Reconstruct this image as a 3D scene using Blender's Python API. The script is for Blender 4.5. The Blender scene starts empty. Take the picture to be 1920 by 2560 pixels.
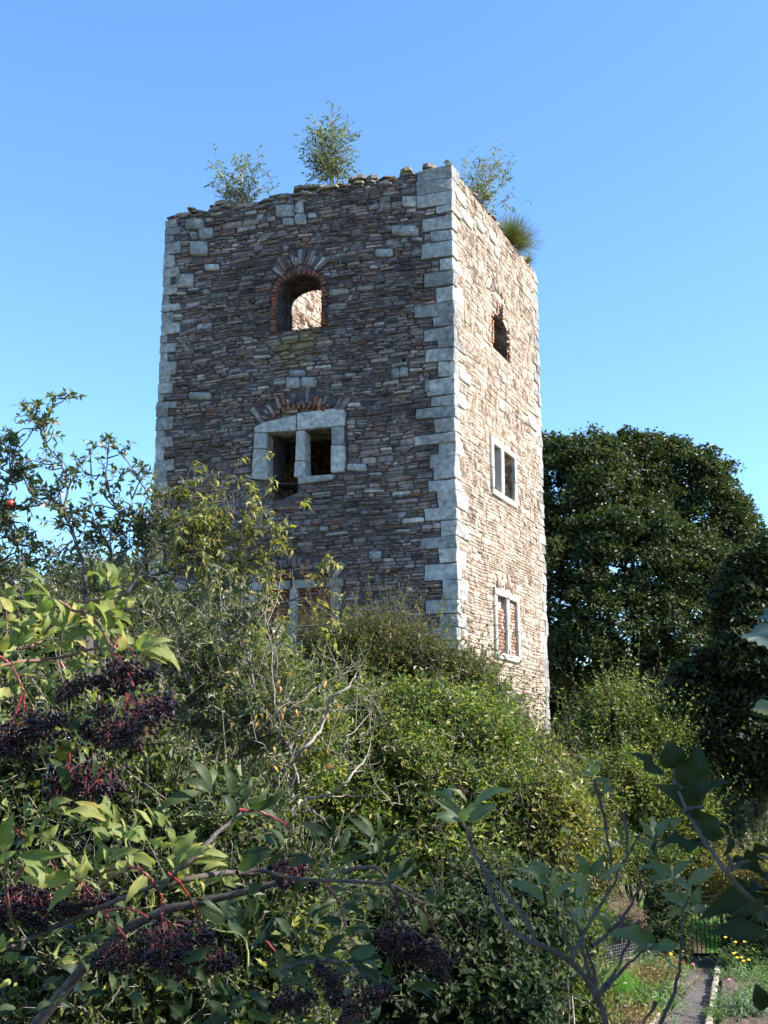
import bpy, bmesh, math, random
import numpy as np
from mathutils import Matrix, Vector

random.seed(7)
rng = np.random.default_rng(11)
S = bpy.context.scene
COL = S.collection
R = math.radians

# ------------------------------------------------------------------ camera
F, CX, CY, PITCH, CZ = 2818.0, 960.0, 1280.0, R(12.6), 5.1
cam_d = bpy.data.cameras.new('camera')
cam_d.sensor_fit = 'VERTICAL'; cam_d.sensor_height = 24.0; cam_d.lens = 24.0 * F / 2560
cam_d.clip_start = 0.05; cam_d.clip_end = 2000
cam_d.dof.use_dof = True; cam_d.dof.focus_distance = 14.0; cam_d.dof.aperture_fstop = 18.0
cam = bpy.data.objects.new('camera', cam_d); COL.objects.link(cam)
cam.location = (0, 0, CZ); cam.rotation_euler = (math.pi / 2 + PITCH, 0, 0)
S.camera = cam
S.render.resolution_x, S.render.resolution_y = 768, 1024

# ------------------------------------------------------------------ world, sun
SUN_AZ, SUN_EL = R(102), R(37)          # azimuth clockwise from the view direction (+Y)
w = bpy.data.worlds.new('World'); S.world = w; w.use_nodes = True
wn = w.node_tree; wn.nodes.clear()
sky = wn.nodes.new('ShaderNodeTexSky'); sky.sky_type = 'NISHITA'; sky.sun_disc = False
sky.sun_elevation = SUN_EL; sky.sun_rotation = SUN_AZ
sky.air_density = 1.0; sky.dust_density = 0.3; sky.ozone_density = 2.5
hsv = wn.nodes.new('ShaderNodeHueSaturation'); hsv.inputs['Saturation'].default_value = 1.0
hsv.inputs['Value'].default_value = 1.0
tint = wn.nodes.new('ShaderNodeMix'); tint.data_type = 'RGBA'; tint.blend_type = 'MULTIPLY'
tint.inputs[0].default_value = 1.0; tint.inputs[7].default_value = (0.80, 1.05, 1.24, 1)
bg = wn.nodes.new('ShaderNodeBackground'); bg.inputs['Strength'].default_value = 0.105
wo = wn.nodes.new('ShaderNodeOutputWorld')
wn.links.new(sky.outputs[0], hsv.inputs['Color']); wn.links.new(hsv.outputs[0], tint.inputs[6])
wn.links.new(tint.outputs[2], bg.inputs[0]); wn.links.new(bg.outputs[0], wo.inputs[0])
sd = bpy.data.lights.new('sun', 'SUN'); sd.energy = 5.0; sd.angle = R(0.53); sd.color = (1.0, 0.93, 0.83)
sun = bpy.data.objects.new('sun', sd); COL.objects.link(sun)
sdir = Vector((math.sin(SUN_AZ) * math.cos(SUN_EL), math.cos(SUN_AZ) * math.cos(SUN_EL), math.sin(SUN_EL)))
sun.rotation_euler = sdir.to_track_quat('Z', 'Y').to_euler()
S.view_settings.view_transform = 'Standard'; S.view_settings.look = 'None'
S.view_settings.exposure = 1.5; S.view_settings.gamma = 1.0
try: S.view_settings.use_curve_mapping = False
except Exception: pass

# ------------------------------------------------------------------ helpers
def P(px, py, Y):
    a = (px - CX) / F; b = -(py - CY) / F
    ry = math.cos(PITCH) - b * math.sin(PITCH); rz = math.sin(PITCH) + b * math.cos(PITCH)
    k = Y / ry
    return np.array([a * k, Y, CZ + rz * k])
def ray(px, py):
    a = (px - CX) / F; b = -(py - CY) / F
    return np.array([a, math.cos(PITCH) - b * math.sin(PITCH), math.sin(PITCH) + b * math.cos(PITCH)])
def onZ(px, py, z):
    r = ray(px, py); return r * ((z - CZ) / r[2]) + np.array([0, 0, CZ])
def proj(V):
    V = np.asarray(V, float) - np.array([0, 0, CZ])
    fw = math.cos(PITCH) * V[..., 1] + math.sin(PITCH) * V[..., 2]
    up = -math.sin(PITCH) * V[..., 1] + math.cos(PITCH) * V[..., 2]
    return CX + F * V[..., 0] / fw, CY - F * up / fw
def nrm(v):
    v = np.asarray(v, float); return v / np.maximum(np.linalg.norm(v, axis=-1, keepdims=True), 1e-9)

def mesh_np(name, V, polys, mat=None, smooth=False, uv=None, mats=None, midx=None):
    V = np.asarray(V, np.float32).reshape(-1, 3)
    polys = [np.asarray(p, np.int32) for p in polys if len(p)]
    loops = np.concatenate([p.ravel() for p in polys]); sizes = np.concatenate([np.full(len(p), p.shape[1], np.int32) for p in polys])
    starts = np.concatenate([[0], np.cumsum(sizes)[:-1]]).astype(np.int32)
    me = bpy.data.meshes.new(name)
    me.vertices.add(len(V)); me.vertices.foreach_set('co', V.ravel())
    me.loops.add(len(loops)); me.loops.foreach_set('vertex_index', loops)
    me.polygons.add(len(sizes)); me.polygons.foreach_set('loop_start', starts)
    try: me.polygons.foreach_set('loop_total', sizes)
    except Exception: pass
    me.polygons.foreach_set('use_smooth', np.full(len(sizes), bool(smooth)))
    if mats:
        for m in mats: me.materials.append(m)
        me.polygons.foreach_set('material_index', np.asarray(midx, np.int32))
    elif mat: me.materials.append(mat)
    me.update(calc_edges=True)
    if uv is not None:
        l = me.uv_layers.new(name='uv'); l.data.foreach_set('uv', np.asarray(uv, np.float32)[loops].ravel())
    return me

WM = {}
def link(o, parent=None, world=None, kind=None):
    COL.objects.link(o)
    world = world or Matrix.Identity(4)
    WM[o.name] = world
    if parent is not None:
        o.parent = parent; o.matrix_parent_inverse = WM[parent.name].inverted()
    o.matrix_basis = world
    if kind: o['kind'] = kind
    return o
def obj(name, me, parent=None, world=None, kind=None, label=None):
    o = bpy.data.objects.new(name, me); link(o, parent, world, kind)
    if label: o['label'] = label
    return o
def tag(o, label, cat, group=None, kind=None):
    o['label'] = label; o['category'] = cat
    if group: o['group'] = group
    if kind: o['kind'] = kind
    return o
def thing(name, label, cat, loc, group=None):
    o = bpy.data.objects.new(name, None); o.empty_display_size = 0.3
    link(o, None, Matrix.Translation(Vector([float(c) for c in loc]))); return tag(o, label, cat, group)

class Acc:
    """collects vertex / polygon blocks into one mesh"""
    def __init__(s): s.V = []; s.P = []; s.n = 0
    def add(s, V, polys):
        V = np.asarray(V, np.float32).reshape(-1, 3)
        for p in polys:
            p = np.asarray(p)
            if len(p): s.P.append(p + s.n)
        s.V.append(V); s.n += len(V); return s
    def mesh(s, name, mat, smooth=False):
        by = {}
        for p in s.P: by.setdefault(p.shape[1], []).append(p)
        return mesh_np(name, np.concatenate(s.V), [np.concatenate(v) for v in by.values()], mat, smooth)

def tubes(Pt, Rd, sides=5):
    """Pt (N,K,3) centre lines, Rd (N,K) radii"""
    Pt = np.asarray(Pt, float); Rd = np.asarray(Rd, float)
    if Pt.ndim == 2: Pt = Pt[None]; Rd = Rd[None]
    N, K, _ = Pt.shape
    T = np.gradient(Pt, axis=1); T = nrm(T)
    ref = np.where(np.abs(T[:, :1, 2:3]) > 0.8, np.array([1.0, 0.1, 0]), np.array([0, 0.1, 1.0]))
    ref = np.broadcast_to(ref, T.shape)
    U = nrm(np.cross(T, ref)); W = np.cross(T, U)
    a = np.arange(sides) / sides * 2 * np.pi
    V = Pt[:, :, None] + Rd[:, :, None, None] * (np.cos(a)[:, None] * U[:, :, None] + np.sin(a)[:, None] * W[:, :, None])
    k = np.arange(K - 1)[:, None] * sides; j = np.arange(sides)[None]; j2 = (j + 1) % sides
    q = np.stack([k + j, k + j2, k + sides + j2, k + sides + j], -1).reshape(-1, 4)
    q = (q[None] + (np.arange(N) * K * sides)[:, None, None]).reshape(-1, 4)
    return V.reshape(-1, 3), [q]

def smooth_line(pts, n=None, wob=0.0):
    """Catmull-Rom resample of a polyline"""
    p = np.asarray(pts, float)
    if len(p) < 3:
        t = np.linspace(0, 1, n or 5)[:, None]; out = p[0] * (1 - t) + p[-1] * t
    else:
        q = np.vstack([2 * p[0] - p[1], p, 2 * p[-1] - p[-2]]); out = []
        m = max(2, (n or len(p) * 4) // (len(p) - 1))
        for i in range(len(p) - 1):
            for t in np.linspace(0, 1, m, endpoint=False):
                a, b, c, d = q[i:i + 4]
                out.append(.5 * ((2 * b) + (-a + c) * t + (2 * a - 5 * b + 4 * c - d) * t * t + (-a + 3 * b - 3 * c + d) * t ** 3))
        out.append(p[-1]); out = np.array(out)
    if wob: out[1:-1] += rng.normal(0, wob, out[1:-1].shape)
    return out
def limb(acc, pts, r0, r1, sides=6, wob=0.0, n=None):
    L = smooth_line(pts, n, wob); r = np.linspace(r0, r1, len(L))
    acc.add(*tubes(L, r, sides)); return L

def leaves2(p, a, n, L, W):
    """folded rhombic leaves, 2 triangles each"""
    s = nrm(np.cross(a, n)); nn = np.cross(s, a); L = L[:, None]; W = W[:, None]
    V = np.stack([p, p + a * L * .45 + s * W * .5 + nn * W * .18, p + a * L - nn * L * .12, p + a * L * .45 - s * W * .5 + nn * W * .18], 1)
    i = np.arange(len(p))[:, None] * 4
    return V.reshape(-1, 3), [np.concatenate([i + [0, 1, 2], i + [0, 2, 3]])]
def leaves5(p, a, n, L, W, droop=.25):
    s = nrm(np.cross(a, n)); nn = np.cross(s, a); L = L[:, None]; W = W[:, None]
    V = np.stack([p, p + a * L * .38 + s * W * .5 + nn * W * .15, p + a * L * .38 - s * W * .5 + nn * W * .15, p + a * L * .52,
                  p + a * L - nn * L * droop], 1)
    i = np.arange(len(p))[:, None] * 5
    return V.reshape(-1, 3), [np.concatenate([i + [0, 1, 3], i + [0, 3, 2], i + [1, 4, 3], i + [3, 4, 2]])]

def shoot_leaves(B, D, Ls, nl, lL, lW, spread=55, droop=0.0, jit=.25, curve=.15, fine=False, upn=.6, lsd=.25, start=.15):
    """leaves set spirally along curved shoots; returns leaf geometry and twig centre lines"""
    N = len(B); D = nrm(D)
    t = (np.arange(nl) + .5) / nl * (1 - start) + start
    side = nrm(np.cross(D, rng.normal(size=(N, 3))))
    def pos(t): return B[:, None] + D[:, None] * (Ls[:, None] * t)[..., None] + side[:, None] * (curve * Ls[:, None] * t ** 2)[..., None] \
        - np.array([0, 0, 1.0]) * (droop * .5 * Ls[:, None] * t ** 2)[..., None]
    tt = np.broadcast_to(t, (N, nl)); p = pos(tt)
    U = side; W = np.cross(D, U)
    ph = rng.uniform(0, 6.28, N)[:, None] + np.arange(nl)[None] * 2.4
    rad = np.cos(ph)[..., None] * U[:, None] + np.sin(ph)[..., None] * W[:, None]
    s = R(spread)
    a = nrm(D[:, None] * math.cos(s) + rad * math.sin(s) + rng.normal(0, jit, (N, nl, 3)) - np.array([0, 0, droop]))
    n = nrm(D[:, None] * .5 + np.array([0, 0, upn]) + rng.normal(0, .45, (N, nl, 3)))
    M = N * nl
    sz = np.clip(rng.normal(1, lsd, M), .45, 1.6)
    g = (leaves5 if fine else leaves2)(p.reshape(M, 3), a.reshape(M, 3), n.reshape(M, 3), lL * sz, lW * sz)
    tw = np.stack([pos(np.full((N, 1), v))[:, 0] for v in (0, .5, 1)], 1)
    return g, tw

# ------------------------------------------------------------------ materials
def newmat(name):
    m = bpy.data.materials.new(name); m.use_nodes = True; nt = m.node_tree; nt.nodes.clear()
    out = nt.nodes.new('ShaderNodeOutputMaterial'); b = nt.nodes.new('ShaderNodeBsdfPrincipled')
    nt.links.new(b.outputs[0], out.inputs[0]); return m, nt, b, out
def N_(nt, t, **kw):
    n = nt.nodes.new(t)
    for k, v in kw.items():
        if k in ('operation', 'blend_type', 'data_type', 'noise_dimensions', 'feature', 'wave_type', 'interpolation_type'): setattr(n, k, v)
        else: n.inputs[k].default_value = v
    return n
def lk(nt, a, b): nt.links.new(a, b)
def rand_val(nt):
    g = nt.nodes.new('ShaderNodeNewGeometry'); o = nt.nodes.new('ShaderNodeObjectInfo')
    a = N_(nt, 'ShaderNodeMath', operation='ADD'); f = N_(nt, 'ShaderNodeMath', operation='FRACT')
    lk(nt, g.outputs['Random Per Island'], a.inputs[0]); lk(nt, o.outputs['Random'], a.inputs[1]); lk(nt, a.outputs[0], f.inputs[0])
    return f.outputs[0], g
def ramp(nt, src, stops, const=False):
    r = nt.nodes.new('ShaderNodeValToRGB'); cr = r.color_ramp
    if const: cr.interpolation = 'CONSTANT'
    while len(cr.elements) > 1: cr.elements.remove(cr.elements[-1])
    cr.elements[0].position = stops[0][0]; c = stops[0][1]; cr.elements[0].color = (*c, 1) if len(c) == 3 else c
    for p, c in stops[1:]:
        e = cr.elements.new(p); e.color = (*c, 1)
    lk(nt, src, r.inputs[0]); return r.outputs[0]
def mixc(nt, f, a, b, mode='MIX'):
    m = nt.nodes.new('ShaderNodeMix'); m.data_type = 'RGBA'; m.blend_type = mode
    for i, v in ((0, f), (6, a), (7, b)):
        if hasattr(v, 'type') and not isinstance(v, (int, float, tuple)): lk(nt, v, m.inputs[i])
        else: m.inputs[i].default_value = v if i == 0 else (*v, 1)
    return m.outputs[2]
def noise(nt, vec, scale, detail=4, rough=.6, dist=0.0):
    n = N_(nt, 'ShaderNodeTexNoise', Scale=scale, Detail=detail, Roughness=rough, Distortion=dist)
    if vec is not None: lk(nt, vec, n.inputs['Vector'])
    return n.outputs['Fac']
def maprange(nt, v, a, b, c=0.0, d=1.0):
    m = nt.nodes.new('ShaderNodeMapRange'); lk(nt, v, m.inputs[0])
    for i, x in enumerate((a, b, c, d)): m.inputs[i + 1].default_value = x
    return m.outputs[0]
def mul(nt, a, b):
    m = N_(nt, 'ShaderNodeMath', operation='MULTIPLY')
    for i, v in enumerate((a, b)):
        if isinstance(v, (int, float)): m.inputs[i].default_value = v
        else: lk(nt, v, m.inputs[i])
    return m.outputs[0]
def bump(nt, b, h, strength, dist):
    n = N_(nt, 'ShaderNodeBump', Strength=strength, Distance=dist); lk(nt, h, n.inputs['Height']); lk(nt, n.outputs[0], b.inputs['Normal'])

def stone_mat(name, stops, smear=None, smear_amt=(.56, .66), moss=0.0, mossat=None, bumps=.8, mott=(.45, 1.45), topmoss=0.0, speck=.35, rough=.9):
    m, nt, b, out = newmat(name); rv, g = rand_val(nt); pos = g.outputs['Position']
    c = ramp(nt, rv, stops)
    n1 = noise(nt, pos, 9, 6, .7); k = maprange(nt, n1, .3, .7, *mott)
    cm = N_(nt, 'ShaderNodeCombineColor'); [lk(nt, k, cm.inputs[i]) for i in range(3)]
    c = mixc(nt, 1.0, c, cm.outputs[0], 'MULTIPLY')
    n2 = noise(nt, pos, 34, 5, .75); sp = mul(nt, maprange(nt, n2, .56, .68), speck)
    c = mixc(nt, sp, c, (.50, .48, .43))
    n0 = noise(nt, pos, 1.1, 3, .6)
    ks = maprange(nt, noise(nt, pos, .55, 5, .62, .5), .36, .64, .66, 1.32); cs_ = N_(nt, 'ShaderNodeCombineColor'); [lk(nt, ks, cs_.inputs[i]) for i in range(3)]; c = mixc(nt, 1.0, c, cs_.outputs[0], 'MULTIPLY')
    if smear:
        n3 = noise(nt, pos, 3.2, 7, .72, .6); c = mixc(nt, maprange(nt, n3, *smear_amt), c, smear)
    if moss:
        n4 = noise(nt, pos, 7, 5, .7); f = mul(nt, mul(nt, maprange(nt, n4, .52, .62), maprange(nt, n0, .5, .68)), moss)
        c = mixc(nt, f, c, (.26, .19, .04))
    if mossat is not None:
        n4 = noise(nt, pos, 12, 5, .7)
        for (q, rad) in mossat:
            d = N_(nt, 'ShaderNodeVectorMath', operation='DISTANCE'); lk(nt, pos, d.inputs[0]); d.inputs[1].default_value = tuple(q)
            f = mul(nt, maprange(nt, d.outputs['Value'], rad, rad * .35), maprange(nt, n4, .44, .56))
            c = mixc(nt, mul(nt, f, .8), c, (.24, .19, .03))
    if topmoss:
        sx = nt.nodes.new('ShaderNodeSeparateXYZ'); lk(nt, g.outputs['Normal'], sx.inputs[0])
        n5 = noise(nt, pos, 6, 5, .7)
        f = mul(nt, mul(nt, maprange(nt, sx.outputs[2], .15, .6), maprange(nt, n5, .42, .55)), topmoss)
        c = mixc(nt, f, c, (.20, .17, .03))
    lk(nt, c, b.inputs['Base Color']); b.inputs['Roughness'].default_value = rough
    b.inputs['Specular IOR Level'].default_value = .25
    nb = noise(nt, pos, 28, 8, .75); bump(nt, b, nb, bumps, .03)
    return m

def leaf_mat(name, stops, trans=.45, rough=.45, spec=.4, back=1.35, veins=False, tc=(1.0, 1.15, .45), patch=.35):
    m, nt, b, out = newmat(name); rv, g = rand_val(nt); pos = g.outputs['Position']
    c = ramp(nt, rv, stops)
    nn = noise(nt, pos, 1.3, 3, .6); k = maprange(nt, nn, .3, .7, 1 - patch, 1 + patch)
    cm = N_(nt, 'ShaderNodeCombineColor'); [lk(nt, k, cm.inputs[i]) for i in range(3)]
    c = mixc(nt, 1.0, c, cm.outputs[0], 'MULTIPLY')
    if veins:
        uv = nt.nodes.new('ShaderNodeUVMap'); uv.uv_map = 'uv'; sx = nt.nodes.new('ShaderNodeSeparateXYZ'); lk(nt, uv.outputs[0], sx.inputs[0])
        ab = N_(nt, 'ShaderNodeMath', operation='ABSOLUTE'); s1 = N_(nt, 'ShaderNodeMath', operation='SUBTRACT'); s1.inputs[1].default_value = .5
        lk(nt, sx.outputs[0], s1.inputs[0]); lk(nt, s1.outputs[0], ab.inputs[0])
        ph = N_(nt, 'ShaderNodeMath', operation='MULTIPLY_ADD'); lk(nt, ab.outputs[0], ph.inputs[0]); ph.inputs[1].default_value = -.55; lk(nt, sx.outputs[1], ph.inputs[2])
        si = N_(nt, 'ShaderNodeMath', operation='SINE'); lk(nt, mul(nt, ph.outputs[0], 62.0), si.inputs[0])
        side = maprange(nt, si.outputs[0], .80, 1.0, 0, .45); mid = maprange(nt, ab.outputs[0], .035, .01)
        mx = N_(nt, 'ShaderNodeMath', operation='MAXIMUM'); lk(nt, side, mx.inputs[0]); lk(nt, mid, mx.inputs[1])
        vf = mul(nt, mx.outputs[0], .6)
        c = mixc(nt, vf, c, mixc(nt, 1.0, c, (1.9, 1.75, 1.9), 'MULTIPLY'))
        rim = mul(nt, maprange(nt, ab.outputs[0], .36, .5), maprange(nt, noise(nt, pos, 26, 3), .46, .62))
        c = mixc(nt, mul(nt, rim, .55), c, mixc(nt, 1.0, c, (2.2, 1.1, .9), 'MULTIPLY'))
        sp = maprange(nt, noise(nt, pos, 160, 3), .66, .74); c = mixc(nt, mul(nt, sp, .5), c, (.12, .07, .03))
        inv = N_(nt, 'ShaderNodeMath', operation='SUBTRACT'); inv.inputs[0].default_value = 1; lk(nt, mx.outputs[0], inv.inputs[1])
        bump(nt, b, inv.outputs[0], .35, .004)
    bk = mixc(nt, 1.0, c, (back, back * 1.02, back * 1.15), 'MULTIPLY')
    c2 = mixc(nt, g.outputs['Backfacing'], c, bk)
    lk(nt, c2, b.inputs['Base Color']); b.inputs['Roughness'].default_value = rough; b.inputs['Specular IOR Level'].default_value = spec
    tr = nt.nodes.new('ShaderNodeBsdfTranslucent'); tcx = mixc(nt, 1.0, c, tuple(1.6 * x for x in tc), 'MULTIPLY'); lk(nt, tcx, tr.inputs[0])
    ms = nt.nodes.new('ShaderNodeMixShader'); ms.inputs[0].default_value = trans
    lk(nt, b.outputs[0], ms.inputs[1]); lk(nt, tr.outputs[0], ms.inputs[2]); lk(nt, ms.outputs[0], out.inputs[0])
    return m

def plain_mat(name, ca, cb, scale=6, rough=.85, bs=.4, bd=.01, spec=.3, rand=.0, detail=6, lo=.35, hi=.65):
    m, nt, b, out = newmat(name); rv, g = rand_val(nt); pos = g.outputs['Position']
    c = mixc(nt, maprange(nt, noise(nt, pos, scale, detail, .68), lo, hi), ca, cb)
    if rand:
        k = maprange(nt, rv, 0, 1, 1 - rand, 1 + rand); cm = N_(nt, 'ShaderNodeCombineColor'); [lk(nt, k, cm.inputs[i]) for i in range(3)]
        c = mixc(nt, 1.0, c, cm.outputs[0], 'MULTIPLY')
    lk(nt, c, b.inputs['Base Color']); b.inputs['Roughness'].default_value = rough; b.inputs['Specular IOR Level'].default_value = spec
    if bs: bump(nt, b, noise(nt, pos, scale * 5, 6, .7), bs, bd)
    return m

MORT_L = (.30, .27, .24); MORT_R = (.62, .55, .46)
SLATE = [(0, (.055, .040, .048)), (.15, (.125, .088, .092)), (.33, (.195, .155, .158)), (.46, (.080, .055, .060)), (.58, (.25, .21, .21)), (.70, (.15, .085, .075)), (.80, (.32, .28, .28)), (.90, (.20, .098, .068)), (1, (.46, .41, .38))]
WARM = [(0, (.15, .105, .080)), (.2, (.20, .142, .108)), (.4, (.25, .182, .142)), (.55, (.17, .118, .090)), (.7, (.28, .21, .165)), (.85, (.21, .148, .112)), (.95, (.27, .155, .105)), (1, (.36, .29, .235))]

# ------------------------------------------------------------------ terrain, ground
def gz(x, y):
    y = np.asarray(y, float); t = np.clip((8.5 - y) / 6.5, 0, 1); s = t * t * (3 - 2 * t)
    x = np.asarray(x, float)
    return 3.45 * s + .06 * np.sin(x * .5) * np.cos(y * .37) * (1 - s) * np.clip((np.abs(x - 6) - 2.5) / 3, 0, 1)
def graded(lo, hi, fine0, fine1, step):
    a = np.arange(fine0, fine1 + step, step); up = []; v = fine1; s = step
    while v < hi: s *= 1.35; v += s; up.append(v)
    dn = []; v = fine0; s = step
    while v > lo: s *= 1.35; v -= s; dn.append(v)
    return np.array(dn[::-1] + list(a) + up)
xs = graded(-600, 600, -12, 22, .6); ys = graded(-30, 1200, -4, 44, .6)
X, Yg = np.meshgrid(xs, ys); Z = gz(X, Yg)
V = np.stack([X, Yg, Z], -1).reshape(-1, 3); nx = len(xs)
i = (np.arange(len(ys) - 1)[:, None] * nx + np.arange(nx - 1)[None]).ravel()
M_ground = plain_mat('ground_soil_grass', (.055, .075, .022), (.14, .105, .055), 1.4, .95, .6, .03)
obj('ground', mesh_np('ground', V, [np.stack([i, i + 1, i + nx + 1, i + nx], 1)], M_ground, True), kind='structure')

# ------------------------------------------------------------------ the tower
Nc = P(1128, 405, 25.0); ZT = Nc[2]
Lc = onZ(415, 532, ZT); Rc = onZ(1342, 677, ZT)
N2, L2, R2 = Nc[:2], Lc[:2], Rc[:2]; B2 = L2 + R2 - N2
class Face:
    def __init__(s, A, B, batter=0.0, inward=None):
        s.A = np.array(A); d = np.array(B) - s.A; s.W = np.linalg.norm(d); s.d = d / s.W
        n = np.array([s.d[1], -s.d[0]]); c = (N2 + B2) / 2
        if np.dot(n, s.A + d / 2 - c) < 0: n = -n
        s.n = n if inward is None else -n
        s.b = batter
    def w(s, uz, t=0.0):
        uz = np.asarray(uz, float); u = uz[..., 0]; z = uz[..., 1]
        u = u * (1 - s.b * (ZT - z) / ZT)
        xy = s.A + s.d * u[..., None] + s.n * np.asarray(t)[..., None]
        return np.concatenate([xy, z[..., None]], -1)
    def px(s, x, y):
        r = ray(x, y); o = np.array([0, 0, CZ])
        k = np.dot(s.A - o[:2], s.n) / np.dot(r[:2], s.n); q = o + r * k
        u = np.dot(q[:2] - s.A, s.d) / (1 - s.b * (ZT - q[2]) / ZT)
        return np.array([u, q[2]])
    def pxs(s, pts): return np.array([s.px(*p) for p in pts])
FL = Face(N2, L2); FR = Face(N2, R2, .024); FB = Face(L2, B2); FK = Face(R2, B2)

tower = thing('stone_tower', 'tall roofless square medieval tower of rubble stone with pale corner quoins', 'tower', (*((N2 + B2) / 2), 0))
mossL = [(FL.w(FL.px(735, 850)), 1.0), (FL.w(FL.px(745, 690)), .5), (FL.w(FL.px(1010, 405)), .5)]
M_slate = stone_mat('slate_rubble', SLATE, smear=(.36, .33, .33), smear_amt=(.57, .67), speck=.6, moss=.45, mossat=[(tuple(q), r) for q, r in mossL], topmoss=.5)
M_warm = stone_mat('warm_rubble', WARM, smear=(.44, .355, .285), smear_amt=(.44, .58), bumps=.9, topmoss=.2, speck=.5, mott=(.75, 1.25))
M_lime = stone_mat('pale_limestone', [(0, (.27, .262, .255)), (.5, (.38, .37, .355)), (1, (.50, .48, .45))], bumps=1.8, mott=(.4, 1.4), speck=.6, moss=.3)
M_limeR = stone_mat('limewashed_limestone', [(0, (.36, .34, .31)), (1, (.46, .43, .39))], bumps=.8, mott=(.75, 1.15), speck=.3)
M_cap = stone_mat('mossy_cap_stone', [(0, (.10, .085, .07)), (.5, (.17, .14, .11)), (1, (.26, .22, .17))], topmoss=1.0, moss=.5)
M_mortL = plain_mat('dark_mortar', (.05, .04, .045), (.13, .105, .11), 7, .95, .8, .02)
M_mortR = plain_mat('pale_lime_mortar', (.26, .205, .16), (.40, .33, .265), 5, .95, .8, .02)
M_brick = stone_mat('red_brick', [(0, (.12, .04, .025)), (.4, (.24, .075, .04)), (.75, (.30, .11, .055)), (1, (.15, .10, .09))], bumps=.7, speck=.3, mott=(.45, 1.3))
M_brickR = stone_mat('tan_smeared_brick', [(0, (.22, .11, .075)), (.6, (.30, .165, .11)), (1, (.26, .20, .16))], bumps=.5, speck=.4, smear=(.5, .42, .34), smear_amt=(.52, .62))  # tanner, paler brick than the red one, with light-coloured smears
M_in = stone_mat('inner_rubble', WARM, smear=(.60, .52, .42), smear_amt=(.48, .60), bumps=1.0, speck=.4)

def to8(Q, c):
    """(N,4,2) corner quads -> (N,8,2) chamfered outlines"""
    out = []
    for k in range(4):
        a = Q[:, k]; pr = Q[:, k - 1]; nx_ = Q[:, (k + 1) % 4]
        def step(v):
            l = np.linalg.norm(v, axis=1, keepdims=True); return v / np.maximum(l, 1e-6) * np.minimum(c[:, None] * rng.uniform(.4, 1.5, (len(Q), 1)), l * .33)
        out += [a + step(pr - a), a + step(nx_ - a)]
    return np.stack(out, 1)
def stone_geo(face, Q, t, cham=.024, gap=.007, back=-.07, bev=.020, tilt=.012):
    Q = np.asarray(Q, float); n = len(Q)
    cen = Q.mean(1, keepdims=True); d = Q - cen; l = np.linalg.norm(d, axis=2, keepdims=True)
    Q = cen + d * np.maximum(0.4, 1 - gap / np.maximum(np.abs(d).min(axis=2, keepdims=True), .01) * .8)
    h = np.minimum(np.linalg.norm(Q[:, 0] - Q[:, 3], axis=1), np.linalg.norm(Q[:, 0] - Q[:, 1], axis=1))
    O = to8(Q, np.minimum(cham, h * .3)); O += rng.normal(0, 1, O.shape) * np.minimum(h * .04, .008)[:, None, None]
    cen = O.mean(1, keepdims=True); d = O - cen; l = np.linalg.norm(d, axis=2, keepdims=True)
    I = cen + d * (1 - np.minimum(bev, l * .35) / l)
    tf = t[:, None] + rng.normal(0, tilt, (n, 8))
    r0 = face.w(O, np.full((n, 8), back)); r1 = face.w(O, tf - bev); r2 = face.w(I, tf)
    V = np.concatenate([r0, r1, r2], 1)                       # (n,24,3)
    j = np.arange(8); j2 = (j + 1) % 8
    q = np.concatenate([np.stack([j, j2, j2 + 8, j + 8], 1), np.stack([j + 8, j2 + 8, j2 + 16, j + 16], 1)])
    o = (j + 16)[None]
    return V, q, o
def stones_obj(name, face, Q, t, mat, parent, kind=None, sm=True, **kw):
    V, q, o = stone_geo(face, Q, t, **kw); n = len(V); off = (np.arange(n) * 24)[:, None, None]
    return obj(name, mesh_np(name, V, [(q[None] + off).reshape(-1, 4), (o[None] + off).reshape(-1, 8)], mat, sm), parent, kind=kind)
def stones_each(name, face, Q, t, mat, parent, **kw):
    V, q, o = stone_geo(face, Q, t, **kw)
    return [obj(name, mesh_np(name, V[i], [q, o], mat, True), parent) for i in range(len(V))]
def rectq(u0, u1, z0, z1): return [(u0, z0), (u1, z0), (u1, z1), (u0, z1)]

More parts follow.
